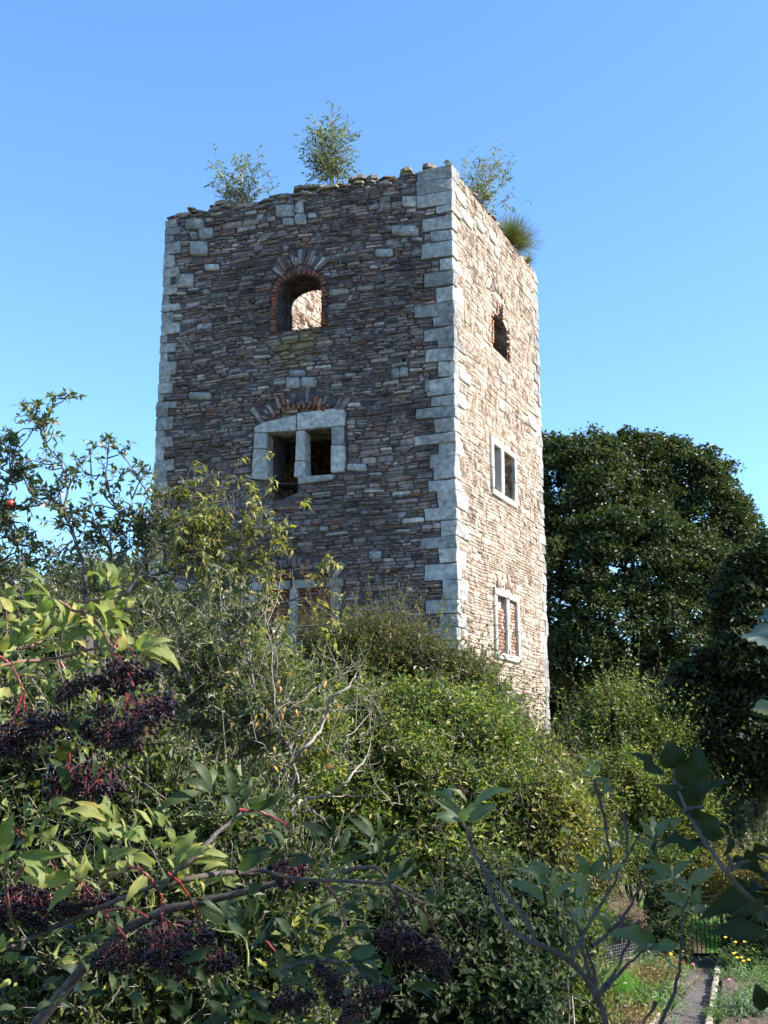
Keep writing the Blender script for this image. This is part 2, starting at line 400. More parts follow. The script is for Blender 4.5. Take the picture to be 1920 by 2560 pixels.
zonesL, zonesR = [], []            # even-odd polygons kept free of rubble
def cuts(zones, z, pad=.012):
    iv = []
    for pg in zones:
        x = []
        for k in range(len(pg)):
            a, b = pg[k - 1], pg[k]
            if (a[1] > z) != (b[1] > z): x.append(a[0] + (z - a[1]) / (b[1] - a[1]) * (b[0] - a[0]))
        x.sort(); iv += [(x[i] - pad, x[i + 1] + pad) for i in range(0, len(x) - 1, 2)]
    return iv
def union(iv):
    iv = sorted(iv); out = []
    for a, b in iv:
        if out and a <= out[-1][1]: out[-1][1] = max(out[-1][1], b)
        else: out.append([a, b])
    return out
def masonry(face, z0, z1, zones, hr=(.048, .098), lr=(.11, .46), amp=.016, top=None, u0=0.0, u1=None):
    u1 = face.W if u1 is None else u1
    Q = []; z = z0; ph = rng.uniform(0, 6, 6)
    def warp(u, z): return amp * (np.sin(u * 1.1 + ph[0] + z * .35) + .6 * np.sin(u * 2.7 + ph[1] - z * .8) + .35 * np.sin(u * 6.1 + z * 2.1 + ph[2])) * min(1, .2 + abs(z1 - z) * .5)
    while z < z1:
        h = rng.uniform(*hr) * (1.75 if rng.random() < .42 else .95)
        zb, zt = z, min(z + h, z1)
        if zt - zb < .03: break
        wv = float(warp(0 * 0.5 + (u0 + u1) / 2, z))
        iv = union([c for zz in (zb + .02, (zb + zt) / 2, zt - .02) for c in cuts(zones, zz)])
        free = []; p = u0
        for a, b in iv:
            if a > p: free.append((p, min(a, u1)))
            p = max(p, b)
        if p < u1: free.append((p, u1))
        for a, b in free:
            u = a
            while u < b - .04:
                l = rng.uniform(*lr) * (1.5 if rng.random() < .08 else 1) * (.6 + .5 * h / .1)
                e = u + l
                if b - e < .12: e = b
                if e > b: e = b
                def wz(u, z): return z + float(warp(u, z)) if (z0 + .2 < z) else z
                q = [(u, wz(u, zb)), (e, wz(e, zb)), (e, wz(e, zt)), (u, wz(u, zt))]
                if h > .135 and rng.random() < .35:
                    m1, m2 = rng.uniform(.25, .4), rng.uniform(.6, .75); g_ = lambda m: ((u, q[0][1] * (1 - m) + q[3][1] * m), (e, q[1][1] * (1 - m) + q[2][1] * m)); (a1, b1), (a2, b2) = g_(m1), g_(m2)
                    Q += [[q[0], q[1], b1, a1], [a1, b1, b2, a2], [a2, b2, q[2], q[3]]]
                elif h > .095 and rng.random() < .5:
                    m = rng.uniform(.35, .65); qa = (u, q[0][1] * (1 - m) + q[3][1] * m); qb = (e, q[1][1] * (1 - m) + q[2][1] * m)
                    Q.append([q[0], q[1], qb, qa]); Q.append([qa, qb, q[2], q[3]])
                else: Q.append(q)
                u = e
        z = zt
    Q = np.array(Q); return Q[rng.random(len(Q)) > .018]

# quoins: corner blocks (near corner N shared by both faces, then L and R)
def block3(corners_xy, z0, z1, bev=.014, jit=.010):
    bm = bmesh.new(); vs = []
    for z in (z0, z1):
        for c in corners_xy: vs.append(bm.verts.new((c[0] + rng.normal(0, jit), c[1] + rng.normal(0, jit), z + rng.normal(0, jit))))
    for f in ((3, 2, 1, 0), (4, 5, 6, 7), (0, 1, 5, 4), (1, 2, 6, 5), (2, 3, 7, 6), (3, 0, 4, 7)): bm.faces.new([vs[i] for i in f])
    bmesh.ops.bevel(bm, geom=bm.edges[:], offset=bev, segments=1, affect='EDGES', clamp_overlap=True)
    bmesh.ops.recalc_face_normals(bm, faces=bm.faces)
    return bm
def bm_obj(name, bm, mat, parent, smooth=True):
    me = bpy.data.meshes.new(name); bm.to_mesh(me); bm.free(); me.materials.append(mat)
    me.polygons.foreach_set('use_smooth', [smooth] * len(me.polygons)); return obj(name, me, parent)
def isect(p, d, q, e):
    m = np.array([d, -np.array(e)]).T; k = np.linalg.solve(m, np.array(q) - np.array(p)); return np.array(p) + k[0] * np.array(d)
def corner_block(C, d1, n1, a, d2, n2, b, z0, z1, pr, mat, shift=0.0):
    """L-shaped corner seen as one prism: a along face 1, b along face 2, proud by pr"""
    o = isect(C + n1 * pr, d1, C + n2 * pr, d2); p1 = o + d1 * a; p2 = o + d2 * b
    th = .30
    i1 = p1 - n1 * (th); i2 = p2 - n2 * (th)
    # two boxes butted: main one spans min depth
    bm = block3([o, p2, p1 + (p2 - o) * (th / max(b, th)) if a > b else p2 + (p1 - o) * 1.0, p1], z0, z1) if False else None
    if a >= b: cs = [o, p1, p1 + d2 * min(b, .34), o + d2 * b]
    else: cs = [o, o + d1 * a, p2 + d1 * min(a, .34), p2]
    bm = block3(cs, z0, z1, .012, .016); return bm_obj('quoin', bm, mat, tower, smooth=False)
lefts = [(90, 180, 130), (190, 290, 130), (290, 390, 130), (392, 450, 280), (480, 580, 180), (590, 665, 245), (670, 790, 175), (800, 900, 310), (905, 1010, 195), (1020, 1130, 285), (1140, 1240, 125), (1245, 1325, 265), (1330, 1430, 200), (1432, 1490, 300), (1495, 1600, 215), (1605, 1720, 305), (1730, 1860, 230), (1862, 1940, 255), (1945, 2030, 140), (2035, 2140, 280), (2150, 2225, 140)]
qz = []
def z_at(y): return float(FL.px(1133, y)[1])
for (a, b, x) in lefts:
    y0 = 380 + a / 3.0725; y1 = 380 + b / 3.0725; xx = 1000 + x / 3.0725
    ln = (1130 + (y0 - 400) * .016 - xx) / 2818 * 26.5 / math.cos(R(20)) * 1.02
    qz.append((z_at(y1), z_at(y0), max(.22, ln)))
zc = qz[-1][0]; k = 0
while zc > .6:
    h = rng.uniform(.24, .42); ln = rng.uniform(.62, .9) if k % 2 else rng.uniform(.3, .55)
    qz.append((zc - h, zc - .008, ln)); zc -= h; k += 1
dL = FL.d; dR = FR.d
for k, (z0, z1, ln) in enumerate(qz):
    b = float(rng.uniform(.22, .38) if ln > .5 else rng.uniform(.5, .85))
    if k == 0: b = .5
    corner_block(N2, dL, FL.n, ln, dR, FR.n, b, z0 + .003, z1 - .003, .008, M_lime)
    zonesL.append(np.array(rectq(-.2, ln - .02, z0, z1))); zonesR.append(np.array(rectq(-.2, b - .02, z0, z1)))
# left corner and right corner
for (C, d1, n1, d2, n2, fz, top, mat, lo) in ((L2, -FL.d, FL.n, FB.d, FB.n, 'L', ZT - .25, M_lime, .8), (R2, -FR.d, FR.n, FK.d, FK.n, 'R', ZT - .15, M_lime, .8), (B2, -FK.d, FK.n, -FB.d, FB.n, 'B', ZT - .2, M_lime, 6)):
    z = top; k = 0
    while z > lo:
        h = rng.uniform(.18, .36); a = rng.uniform(.5, .78) if k % 2 else rng.uniform(.22, .45); b = rng.uniform(.25, .4) if k % 2 else rng.uniform(.5, .7)
        a *= .8
        sh = np.array([0, 0])
        if fz == 'R': sh = -FR.d * (FR.W * FR.b * (ZT - (z - h / 2)) / ZT)
        corner_block(C + sh, d1, n1, a, d2, n2, b, z - h + .003, z - .003, .008, mat)
        if fz == 'L': zonesL.append(np.array(rectq(FL.W - a + .02, FL.W + .3, z - h, z)))
        if fz == 'R': zonesR.append(np.array(rectq(FR.W - a + .02, FR.W + .3, z - h, z)))
        z -= h; k += 1

# loose big pale blocks in the rubble of the left face
C1 = lambda x, y: (360 + x / 1.595, 200 + y / 1.595)
C2w = lambda x, y: (360 + x / 2.458, 800 + y / 2.458)
C3 = lambda x, y: (1000 + x / 3.0725, 380 + y / 3.0725)
C4 = lambda x, y: (1000 + x / 2.2125, 1000 + y / 2.2125)
bl = [(C1, 525, 600, 495, 545), (C1, 602, 636, 487, 532), (C1, 553, 602, 547, 580), (C1, 604, 646, 535, 575), (C1, 650, 690, 528, 552), (C1, 988, 1097, 582, 624), (C1, 1066, 1112, 626, 642), (C1, 165, 241, 555, 597), (C1, 184, 214, 602, 636), (C1, 217, 275, 590, 632), (C1, 185, 253, 642, 700), (C1, 920, 995, 672, 704), (C1, 1030, 1085, 462, 505), (C1, 126, 198, 772, 828), (C2w, 873, 958, 352, 420), (C2w, 962, 1062, 350, 410), (C2w, 890, 990, 306, 348), (C2w, 275, 418, 442, 492), (C2w, 1518, 1573, 290, 360), (C3, 0, 60, 1650, 1730), (C3, 190, 232, 1740, 1850), (C2w, 1245, 1370, 885, 930), (C2w, 1380, 1460, 1420, 1470), (C2w, 1075, 1140, 1270, 1300), (C2w, 1430, 1520, 1900, 1950), (C1, 240, 300, 735, 760), (C1, 620, 700, 440, 458), (C2w, 200, 270, 1600, 1660), (C2w, 300, 370, 960, 1000)]
bq = []
for c, x0, x1, y0, y1 in bl:
    q = FL.pxs([c(x0, y1), c(x1, y1), c(x1, y0), c(x0, y0)]); bq.append(q); zonesL.append(q)
stones_each('stone_block', FL, bq, rng.uniform(.02, .05, len(bq)), M_lime, tower, cham=.04, bev=.025)
blR = [(430, 505, 290, 420), (470, 560, 470, 560), (690, 740, 620, 700), (725, 760, 730, 800), (450, 540, 1660, 1790), (760, 800, 1880, 2010), (990, 1050, 2040, 2130), (440, 510, 1880, 1960), (780, 810, 1700, 1760), (590, 640, 540, 590)]
bq = []
for x0, x1, y0, y1 in blR:
    sl = (y1 - y0) * .0
    a, b = FR.px(*C3(x0, (y0 + y1) / 2)), FR.px(*C3(x1, (y0 + y1) / 2)); h = .16
    q = np.array(rectq(a[0], b[0], (a[1] + b[1]) / 2 - h, (a[1] + b[1]) / 2 + h * .8)); bq.append(q); zonesR.append(q)
stones_each('stone_block', FR, bq, rng.uniform(.015, .03, len(bq)), M_limeR, tower, cham=.04)

# ---- windows
def prism(face, poly, t0, t1, name, mat, parent, bev=.012, jit=.0):
    poly = np.asarray(poly, float)
    bm = bmesh.new(); n = len(poly)
    a = [bm.verts.new(p) for p in face.w(poly, np.full(n, t0))]; b = [bm.verts.new(p) for p in face.w(poly, np.full(n, t1))]
    bm.faces.new(a); bm.faces.new(b[::-1])
    for i in range(n): bm.faces.new([a[i], b[i], b[(i + 1) % n], a[(i + 1) % n]])
    bmesh.ops.recalc_face_normals(bm, faces=bm.faces)
    if bev: bmesh.ops.bevel(bm, geom=bm.edges[:], offset=bev, segments=2, affect='EDGES', clamp_overlap=True)
    if jit:
        for v in bm.verts: v.co += Vector(rng.normal(0, jit, 3))
    return bm_obj(name, bm, mat, parent, smooth=False)
def lining(face, poly, t0, t1, mat, parent, name='window', th=.03):
    """reveal of an opening: a ring of wall th thick around the opening"""
    poly = np.asarray(poly, float); c = poly.mean(0); d = poly - c; big = c + d * (1 + th / np.linalg.norm(d, axis=1, keepdims=True))
    n = len(poly); V = np.concatenate([face.w(poly, np.full(n, t0)), face.w(poly, np.full(n, t1)), face.w(big, np.full(n, t0)), face.w(big, np.full(n, t1))])
    i = np.arange(n); j = (i + 1) % n
    q = [np.stack([i, j, j + n, i + n], 1), np.stack([i + 2 * n, i + 3 * n, j + 3 * n, j + 2 * n], 1), np.stack([i, i + 2 * n, j + 2 * n, j], 1), np.stack([i + n, j + n, j + 3 * n, i + 3 * n], 1)]
    return obj(name, mesh_np(name, V, q, mat), parent)
cutters = []
def cutter(face, poly, t0=.6, t1=-1.5):
    poly = np.asarray(poly, float); bm = bmesh.new(); n = len(poly)
    a = [bm.verts.new(p) for p in face.w(poly, np.full(n, t0))]; b = [bm.verts.new(p) for p in face.w(poly, np.full(n, t1))]
    bm.faces.new(a); bm.faces.new(b[::-1])
    for i in range(n): bm.faces.new([a[i], b[i], b[(i + 1) % n], a[(i + 1) % n]])
    bmesh.ops.recalc_face_normals(bm, faces=bm.faces)
    me = bpy.data.meshes.new('cut'); bm.to_mesh(me); bm.free(); o = bpy.data.objects.new('cut', me); COL.objects.link(o); cutters.append(o)
def arc(c, rx, rz, a0, a1, n): 
    t = np.radians(np.linspace(a0, a1, n)); return np.stack([c[0] + rx * np.cos(t), c[1] + rz * np.sin(t)], 1)
def voussoirs(face, zones, c, r0, r1, a0, a1, n, mat, parent, name='voussoir', t=.02, ez=1.0, redmat=None, reds=()):
    aa = np.radians(np.linspace(a0, a1, n + 1)); Q = []
    for k in range(n):
        x0, x1 = aa[k], aa[k + 1]; ra, rb = r0 * rng.uniform(.97, 1.03), r1 * rng.uniform(.85, 1.08)
        f = lambda r, a: (c[0] + r * math.cos(a), c[1] + r * ez * math.sin(a))
        Q.append([f(ra, x0), f(rb, x0), f(rb, x1), f(ra, x1)])
    ring = [(c[0] + r1 * math.cos(a), c[1] + r1 * ez * math.sin(a)) for a in aa] + [(c[0] + r0 * math.cos(a), c[1] + r0 * ez * math.sin(a)) for a in aa[::-1]]
    zones.append(np.array(ring))
    Q = np.array(Q)
    for k in range(n):
        stones_each(name, face, Q[k:k + 1], np.array([t + rng.uniform(-.01, .02)]), redmat if (redmat and k in reds) else mat, parent, cham=.02, bev=.015, gap=.006)

_bm = bmesh.new(); bmesh.ops.create_cube(_bm, size=1); bmesh.ops.bevel(_bm, geom=_bm.edges[:], offset=.06, segments=1, affect='EDGES')
BRICK = bpy.data.meshes.new('brick'); _bm.to_mesh(BRICK); _bm.free(); BRICK.materials.append(M_brick)
BRICK2 = BRICK.copy(); BRICK2.materials.clear(); BRICK2.materials.append(M_brickR)
def brick(face, u, z, t, L, H, D, parent, ang=0.0, name='brick'):
    p = face.w(np.array([u, z]), np.array(t)); d3 = Vector((face.d[0], face.d[1], 0)); n3 = Vector((face.n[0], face.n[1], 0)); up = Vector((0, 0, 1))
    e1 = d3 * math.cos(ang) + up * math.sin(ang); e3 = -d3 * math.sin(ang) + up * math.cos(ang)
    M = Matrix(((e1.x * L, n3.x * D, e3.x * H, p[0]), (e1.y * L, n3.y * D, e3.y * H, p[1]), (e1.z * L, n3.z * D, e3.z * H, p[2]), (0, 0, 0, 1)))
    return obj(name, BRICK if face is FL else BRICK2, parent, M)

# A: upper arched window (left face)
a0 = FL.px(802, 821); a1 = FL.px(690, 821); spring = FL.px(745, 722)[1]; crown = FL.px(765, 690)[1] + .05
uc = (a0[0] + a1[0]) / 2; hw = abs(a1[0] - a0[0]) / 2; zs = (a0[1] + a1[1]) / 2 - .02
archA = np.vstack([[(uc + hw, zs)], arc((uc, spring), hw, crown - spring, 0, 180, 13), [(uc - hw, zs)]])
outer = np.vstack([[(uc + hw + .16, zs)], arc((uc, spring), hw + .14, crown - spring + .13, 0, 180, 13), [(uc - hw - .14, zs)]])
cutter(FL, archA); zonesL.append(outer)
wA = lining(FL, archA, -.02, -.98, M_mortL, tower)
wA['label'] = 'open arched window lined with red brick near the top'
nz = int((spring - zs) / .085)
for k in range(nz):
    z = zs + .043 + k * .085
    for sgn in (-1, 1):
        if rng.random() < .10 and k > 1: continue
        wd = rng.uniform(.09, .15)
        brick(FL, uc + sgn * (hw + .014 + wd / 2), z, -.10 + rng.uniform(0, .05), wd, .074, .24, wA)
for k in range(15):
    a = R(6 + k * 12); rx, rz = hw + .075, crown - spring + .075
    brick(FL, uc + rx * math.cos(a), spring + rz * math.sin(a), -.10 + rng.uniform(-.01, .04), .12, .085, .24, wA, ang=math.atan2(rz * math.sin(a), rx * math.cos(a)))
voussoirs(FL, zonesL, (uc + .0, spring - .05), crown - spring + .30, crown - spring + .72, 42, 140, 15, M_slate, tower)

# B: twin window with stone frame, middle of the left face
fB = lambda *p: FL.pxs([C2w(x, y) for x, y in p])
openB = fB((765, 695), (765, 985), (735, 1010), (745, 1060), (730, 1085), (800, 1105), (850, 1098), (885, 1075), (935, 1060), (945, 985), (930, 960), (1150, 960), (1150, 668), (990, 676))
fr = [('jamb', [(682, 696), (758, 698), (758, 792), (678, 792)]), ('jamb', [(676, 796), (760, 796), (764, 985), (663, 978)]),
      ('mullion', [(940, 686), (994, 682), (996, 868), (932, 866)]), ('mullion', [(930, 870), (998, 870), (996, 965), (926, 968)]),
      ('lintel', [(684, 660), (752, 628), (940, 586), (938, 682), (752, 694), (682, 692)]), ('lintel', [(944, 576), (1150, 548), (1238, 556), (1236, 650), (1155, 660), (944, 680)]),
      ('jamb', [(1155, 664), (1230, 654), (1228, 770), (1155, 770)]), ('jamb', [(1153, 774), (1236, 774), (1238, 860), (1232, 935), (1150, 940)]),
      ('sill', [(948, 968), (1150, 952), (1178, 958), (1160, 985), (952, 1012)])]
cutter(FL, fB((765, 690), (750, 985), (730, 1010), (742, 1060), (726, 1085), (800, 1108), (850, 1100), (885, 1078), (937, 1060), (947, 990), (1150, 965), (1160, 664)))
zonesL.append(fB((660, 985), (725, 985), (715, 1010), (738, 1060), (722, 1090), (800, 1112), (850, 1104), (890, 1080), (942, 1062), (950, 1014), (1165, 990), (1180, 955), (1242, 935), (1242, 553), (1150, 543), (940, 580), (752, 622), (680, 655)))
wB = lining(FL, fB((765, 690), (762, 985), (947, 985), (1150, 962), (1157, 664)), -.30, -.98, M_mortL, tower)
wB['label'] = 'open twin window in a pale stone frame with its left sill broken out'
for nm, pts in fr:
    prism(FL, fB(*pts), -.30, .055 if nm != 'sill' else .07, nm, M_lime, wB, bev=.015, jit=.003)
# inner splays of the frame
cB = FL.px(*C2w(955, 560)); ctr = (cB[0], cB[1] - 1.55)
for k in range(11):
    a = R(66 + k * 4.8); r = 1.62
    brick(FL, ctr[0] + r * math.cos(a), ctr[1] + r * math.sin(a) + .04, -.03, .07, .125, .2, wB, ang=a - math.pi / 2)
voussoirs(FL, zonesL, ctr, 1.70, 2.04, 52, 128, 20, M_slate, tower, redmat=M_brick, reds=(6, 13))

# C: lower twin window, bricked up
jr = fB((1152, 1640), (1205, 1640), (1225, 1700), (1215, 1900), (1150, 1900))
c0 = FL.px(*C2w(700, 1640)); c1 = FL.px(*C2w(1150, 1640)); zb = FL.px(*C2w(900, 1985))[1]; zt = float(c1[1])
uR, uL = c1[0], c0[0]; um = FL.px(*C2w(920, 1700))[0]
frC = [('jamb', rectq(uR - .24, uR, zt - .55, zt)), ('jamb', rectq(uR - .20, uR, zb, zt - .56)), ('mullion', rectq(um - .09, um + .09, zb, zt)),
       ('jamb', rectq(uL, uL + .22, zt - .7, zt)), ('jamb', rectq(uL, uL + .26, zb, zt - .71)),
       ('lintel', [(uR - .30, zt + .005), (um - .01, zt + .005), (um - .01, zt + .20), (uR - .12, zt + .22), (uR - .28, zt + .15)]),
       ('lintel', [(um + .10, zt + .005), (uL + .26, zt + .005), (uL + .24, zt + .16), (uL + .1, zt + .22), (um + .10, zt + .21)]),
       ('sill', rectq(uR - .28, uL + .28, zb - .16, zb - .005))]
zonesL.append(np.array(rectq(uR - .30, uL + .30, zb - .17, zt + .22)))
cutter(FL, np.array(rectq(uR + .005, uL - .005, zb, zt)))
wC = obj('window', mesh_np('infill', FL.w(np.array(rectq(uR - .02, uL + .02, zb - .02, zt + .02) * 2), np.array([-.13] * 4 + [-.45] * 4)), [np.array([(0, 1, 2, 3), (4, 7, 6, 5), (0, 4, 5, 1), (1, 5, 6, 2), (2, 6, 7, 3), (3, 7, 4, 0)])], M_mortL), tower)
wC['label'] = 'lowest twin window on the shaded side, bricked up behind the leaves'
for nm, pts in frC: prism(FL, pts, -.30, .05, nm, M_lime, wC, bev=.015, jit=.003)
def infill(face, ua, ub, z0, z1, t, parent, hole=None, L=.24, H=.085, D=.1):
    r = 0; z = z0
    while z + H <= z1 + .01:
        u = ua - (L / 2 if r % 2 else 0)
        while u < ub - .01:
            a, b = max(u, ua), min(u + L - .012, ub)
            if b - a > .04 and not (hole and hole(.5 * (a + b), z)):
                brick(face, (a + b) / 2, z + H / 2, t + rng.uniform(-.012, .012), b - a, H - .014, D, parent)
            u += L
        z += H; r += 1
infill(FL, uR + .01, um - .10, zb, zt, -.12, wC); infill(FL, um + .10, uL - .01, zb, zt, -.12, wC)
cc = (um - .06, zt + .2 - 1.35)
for k in range(16):
    a = R(60 + k * 4.0)
    if k in (7, 8): continue
    for rr in (1.50, 1.60): brick(FL, cc[0] + rr * math.cos(a), cc[1] + rr * math.sin(a) - .06, -.03, .10, .08, .2, wC, ang=a - math.pi / 2)
voussoirs(FL, zonesL, (cc[0], cc[1] - .02), 1.66, 2.0, 50, 130, 22, M_slate, tower)
zonesL.append(np.array([(cc[0] - .75, zt + .2), (cc[0] - .75, zt + .3), (cc[0] - .3, zt + .42), (cc[0] + .3, zt + .42), (cc[0] + .75, zt + .3), (cc[0] + .75, zt + .2)]))

# D: slit window high on the right face
fD = lambda *p: FR.pxs([C3(x, y) for x, y in p])
dl, dr_ = FR.px(*C3(714, 1360))[0], FR.px(*C3(826, 1400))[0]
zlo, zhi = FR.px(*C3(716, 1490))[1] - .02, FR.px(*C3(720, 1235))[1] - .02
ztop = FR.px(*C3(750, 1105))[1] - .05; um2 = (dl + dr_) / 2
openD = np.array([(dl + .03, zlo), (dr_ - .02, zlo), (dr_, zhi - .3), (dr_ - .03, zhi - .03), (um2 + .16, zhi + .12), (um2 + .13, ztop - .22), (um2 + .02, ztop - .06), (um2 - .10, ztop - .2), (um2 - .17, zhi + .10), (dl + .03, zhi - .04), (dl + .01, zhi - .4)])
cutter(FR, openD); zonesR.append(np.array([(dl - .1, zlo), (dr_ + .14, zlo), (dr_ + .15, zhi), (um2 + .27, zhi + .2), (um2 + .24, ztop - .15), (um2 + .04, ztop + .05), (um2 - .22, ztop - .12), (um2 - .28, zhi + .14), (dl - .1, zhi)]))
wD = lining(FR, openD, -.02, -.98, M_brickR, tower); wD['label'] = 'ragged brick lined slit window high on the sunlit side'
n = int((zhi - zlo) / .09)
for k in range(n):
    z = zlo + .045 + k * .09
    if rng.random() < .85: brick(FR, dr_ + .07 + rng.uniform(-.01, .02), z, -.07 + rng.uniform(0, .04), .12, .078, .2, wD)
    if rng.random() < .8: brick(FR, dl - .05, z, -.08 + rng.uniform(0, .03), .09, .078, .2, wD)
for k in range(3):
    brick(FR, dl + .08 + k * .1, zhi + .03 + rng.uniform(-.02, .02), -.12, .09, .07, .3, wD, ang=rng.normal(0, .15))
for k in range(5):
    zz = zhi + .14 + k * .095
    if zz < ztop - .1: brick(FR, um2 - .22, zz, -.06, .10, .08, .2, wD, ang=.15); brick(FR, um2 + .20, zz, -.06, .10, .08, .2, wD, ang=-.1)
voussoirs(FR, zonesR, (um2, zhi - .35), ztop - zhi + .50, ztop - zhi + .86, 50, 130, 13, M_warm, tower)

def twin_right(label, xl, xm0, xm1, xr, ytl, ytr, ybl, ybr, f=.20, filled=False):
    a = FR.px(xl, (ytl + ybl) / 2)[0]; b = FR.px(xr, (ytr + ybr) / 2)[0]; m0 = FR.px(xm0, (ytl + ybl) / 2)[0]; m1 = FR.px(xm1, (ytl + ybr) / 2)[0]
    z1 = (FR.px(xl, ytl)[1] + FR.px(xr, ytr)[1]) / 2; z0 = (FR.px(xl, ybl)[1] + FR.px(xr, ybr)[1]) / 2
    cutter(FR, np.array(rectq(a + .005, b - .005, z0 + .005, z1 - .005)))
    zonesR.append(np.array(rectq(a - f, b + f, z0 - f * .8, z1 + f * .9)))
    if filled:
        wd = obj('window', mesh_np('infill', FR.w(np.array(rectq(a - .02, b + .02, z0 - .02, z1 + .02) * 2), np.array([-.10] * 4 + [-.4] * 4)), [np.array([(0, 1, 2, 3), (4, 7, 6, 5), (0, 4, 5, 1), (1, 5, 6, 2), (2, 6, 7, 3), (3, 7, 4, 0)])], M_mortR), tower)
        hole = lambda u, z: a + .08 < u < m0 - .02 and z1 - .34 < z < z1 - .08
        infill(FR, a + .01, m0 - .01, z0, z1, -.08, wd, hole); infill(FR, m1 + .01, b - .01, z0, z1, -.08, wd)
    else: wd = lining(FR, rectq(a, b, z0, z1), -.30, -.98, M_mortR, tower)
    wd['label'] = label; zm = z0 + (z1 - z0) * .45
    for nm, q in (('jamb', rectq(a - f, a, zm + .004, z1 - .004)), ('jamb', rectq(a - f * .8, a, z0 + .004, zm - .004)), ('jamb', rectq(b, b + f, zm + .004, z1 - .004)), ('jamb', rectq(b, b + f * 1.1, z0 + .004, zm - .004)),
                  ('mullion', rectq(m0, m1, z0 + .004, z1 - .004)), ('lintel', rectq(a - f, (m0 + m1) / 2 - .003, z1, z1 + f * .9)), ('lintel', rectq((m0 + m1) / 2 + .003, b + f, z1, z1 + f * .8)), ('sill', rectq(a - f * .7, b + f, z0 - f * .8, z0))):
        prism(FR, q, -.30, .05, nm, M_limeR, wd, bev=.015, jit=.003)
    return a, b, z0, z1
twin_right('open twin window with pale frame on the sunlit side', 1232, 1250, 1257, 1283, 1114, 1143, 1226, 1250)
a, b, z0, z1 = twin_right('twin window bricked up with red brick on the sunlit side', 1241, 1264, 1272, 1291, 1488, 1508, 1630, 1640, filled=True)
voussoirs(FR, zonesR, ((a + b) / 2, z1 - .9), 1.18, 1.5, 60, 120, 12, M_warm, tower)
# small broken hole (putlog) in left face
hp = FL.pxs([(1000, 905), (1012, 905), (1013, 893), (1001, 892)]); cutter(FL, hp, t1=-.5); zonesL.append(hp)

# core shell with openings
def inset(pts, t):
    n = len(pts); out = []; c = np.mean(pts, 0)
    ln = []
    for k in range(n):
        a, b = np.array(pts[k]), np.array(pts[(k + 1) % n]); d = nrm(b - a); nn = np.array([-d[1], d[0]])
        if np.dot(nn, c - a) < 0: nn = -nn
        ln.append((a + nn * (t[k] if isinstance(t, tuple) else t), d))
    for k in range(n): out.append(isect(ln[k - 1][0], ln[k - 1][1], ln[k][0], ln[k][1]))
    return out
def shell(name, t, z0, z1):
    t = (.02, .05, .05, .05) if t == .05 else t; top = inset([N2, R2, B2, L2], t); Rb = N2 + FR.d * FR.W * (1 - FR.b); bot = inset([N2, Rb, B2, L2], t)
    V = [(*c, z0) for c in bot] + [(*c, z1) for c in top]
    return mesh_np(name, V, [np.array([(3, 2, 1, 0), (4, 5, 6, 7), (0, 1, 5, 4), (1, 2, 6, 5), (2, 3, 7, 6), (3, 0, 4, 7)])])
core = bpy.data.objects.new('wall', shell('wall', .05, -.1, ZT - .14)); COL.objects.link(core)
inn = bpy.data.objects.new('cut', shell('cut', (1.0, 1.0, 1.7, 1.0), .1, ZT + 1)); COL.objects.link(inn); cutters.insert(0, inn)
for c in cutters:
    md = core.modifiers.new('b', 'BOOLEAN'); md.operation = 'DIFFERENCE'; md.object = c; md.solver = 'EXACT'
dg = bpy.context.evaluated_depsgraph_get(); dg.update()
me = bpy.data.meshes.new_from_object(core.evaluated_get(dg)); core.modifiers.clear()
for c in cutters: bpy.data.objects.remove(c)
bpy.data.objects.remove(core)
me.name = 'wall'; me.materials.clear()
for m in (M_mortL, M_mortR, M_in): me.materials.append(m)
cenT = (N2 + B2) / 2
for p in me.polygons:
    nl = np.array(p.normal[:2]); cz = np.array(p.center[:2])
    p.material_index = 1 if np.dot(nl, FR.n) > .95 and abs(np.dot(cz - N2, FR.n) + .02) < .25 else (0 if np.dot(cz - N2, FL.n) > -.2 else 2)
    p.use_smooth = False
obj('wall', me, tower)
fl = inset([N2, R2, B2, L2], (.98, .98, 1.68, .98)); zf = zs - .6
obj('added_floor', mesh_np('added_floor', [(*c, z) for z in (zf - .3, zf) for c in fl], [np.array([(3, 2, 1, 0), (4, 5, 6, 7), (0, 1, 5, 4), (1, 2, 6, 5), (2, 3, 7, 6), (3, 0, 4, 7)])], M_in), tower)  # unseen slab added so the openings below stay dark

# rubble on the faces
def lay(face, zones, mat, trange, z0, z1, parts, **kw):
    Q = masonry(face, z0, z1, zones, **kw); t = rng.uniform(*trange, len(Q)) ** 1.0
    return Q, t
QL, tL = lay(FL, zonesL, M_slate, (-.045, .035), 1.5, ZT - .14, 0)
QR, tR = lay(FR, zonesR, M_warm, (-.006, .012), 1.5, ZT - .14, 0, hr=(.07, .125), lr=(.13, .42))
allz = []
for face, Q, off in ((FL, QL, 0), (FR, QR, 1)):
    Vw = face.w(Q, np.zeros(Q.shape[:2])); x, y = proj(Vw)
    ar = .5 * np.abs(np.sum(x * np.roll(y, -1, 1) - y * np.roll(x, -1, 1), 1)); vis = (y.mean(1) < (1500 if off == 0 else 1700)) & (x.mean(1) > 380)
    allz += [(a if v else 0, off, i) for i, (a, v) in enumerate(zip(ar, vis))]
allz.sort(reverse=True); pick = allz[:285]; pl = {i for a, o, i in pick if o == 0}; pr_ = {i for a, o, i in pick if o == 1}
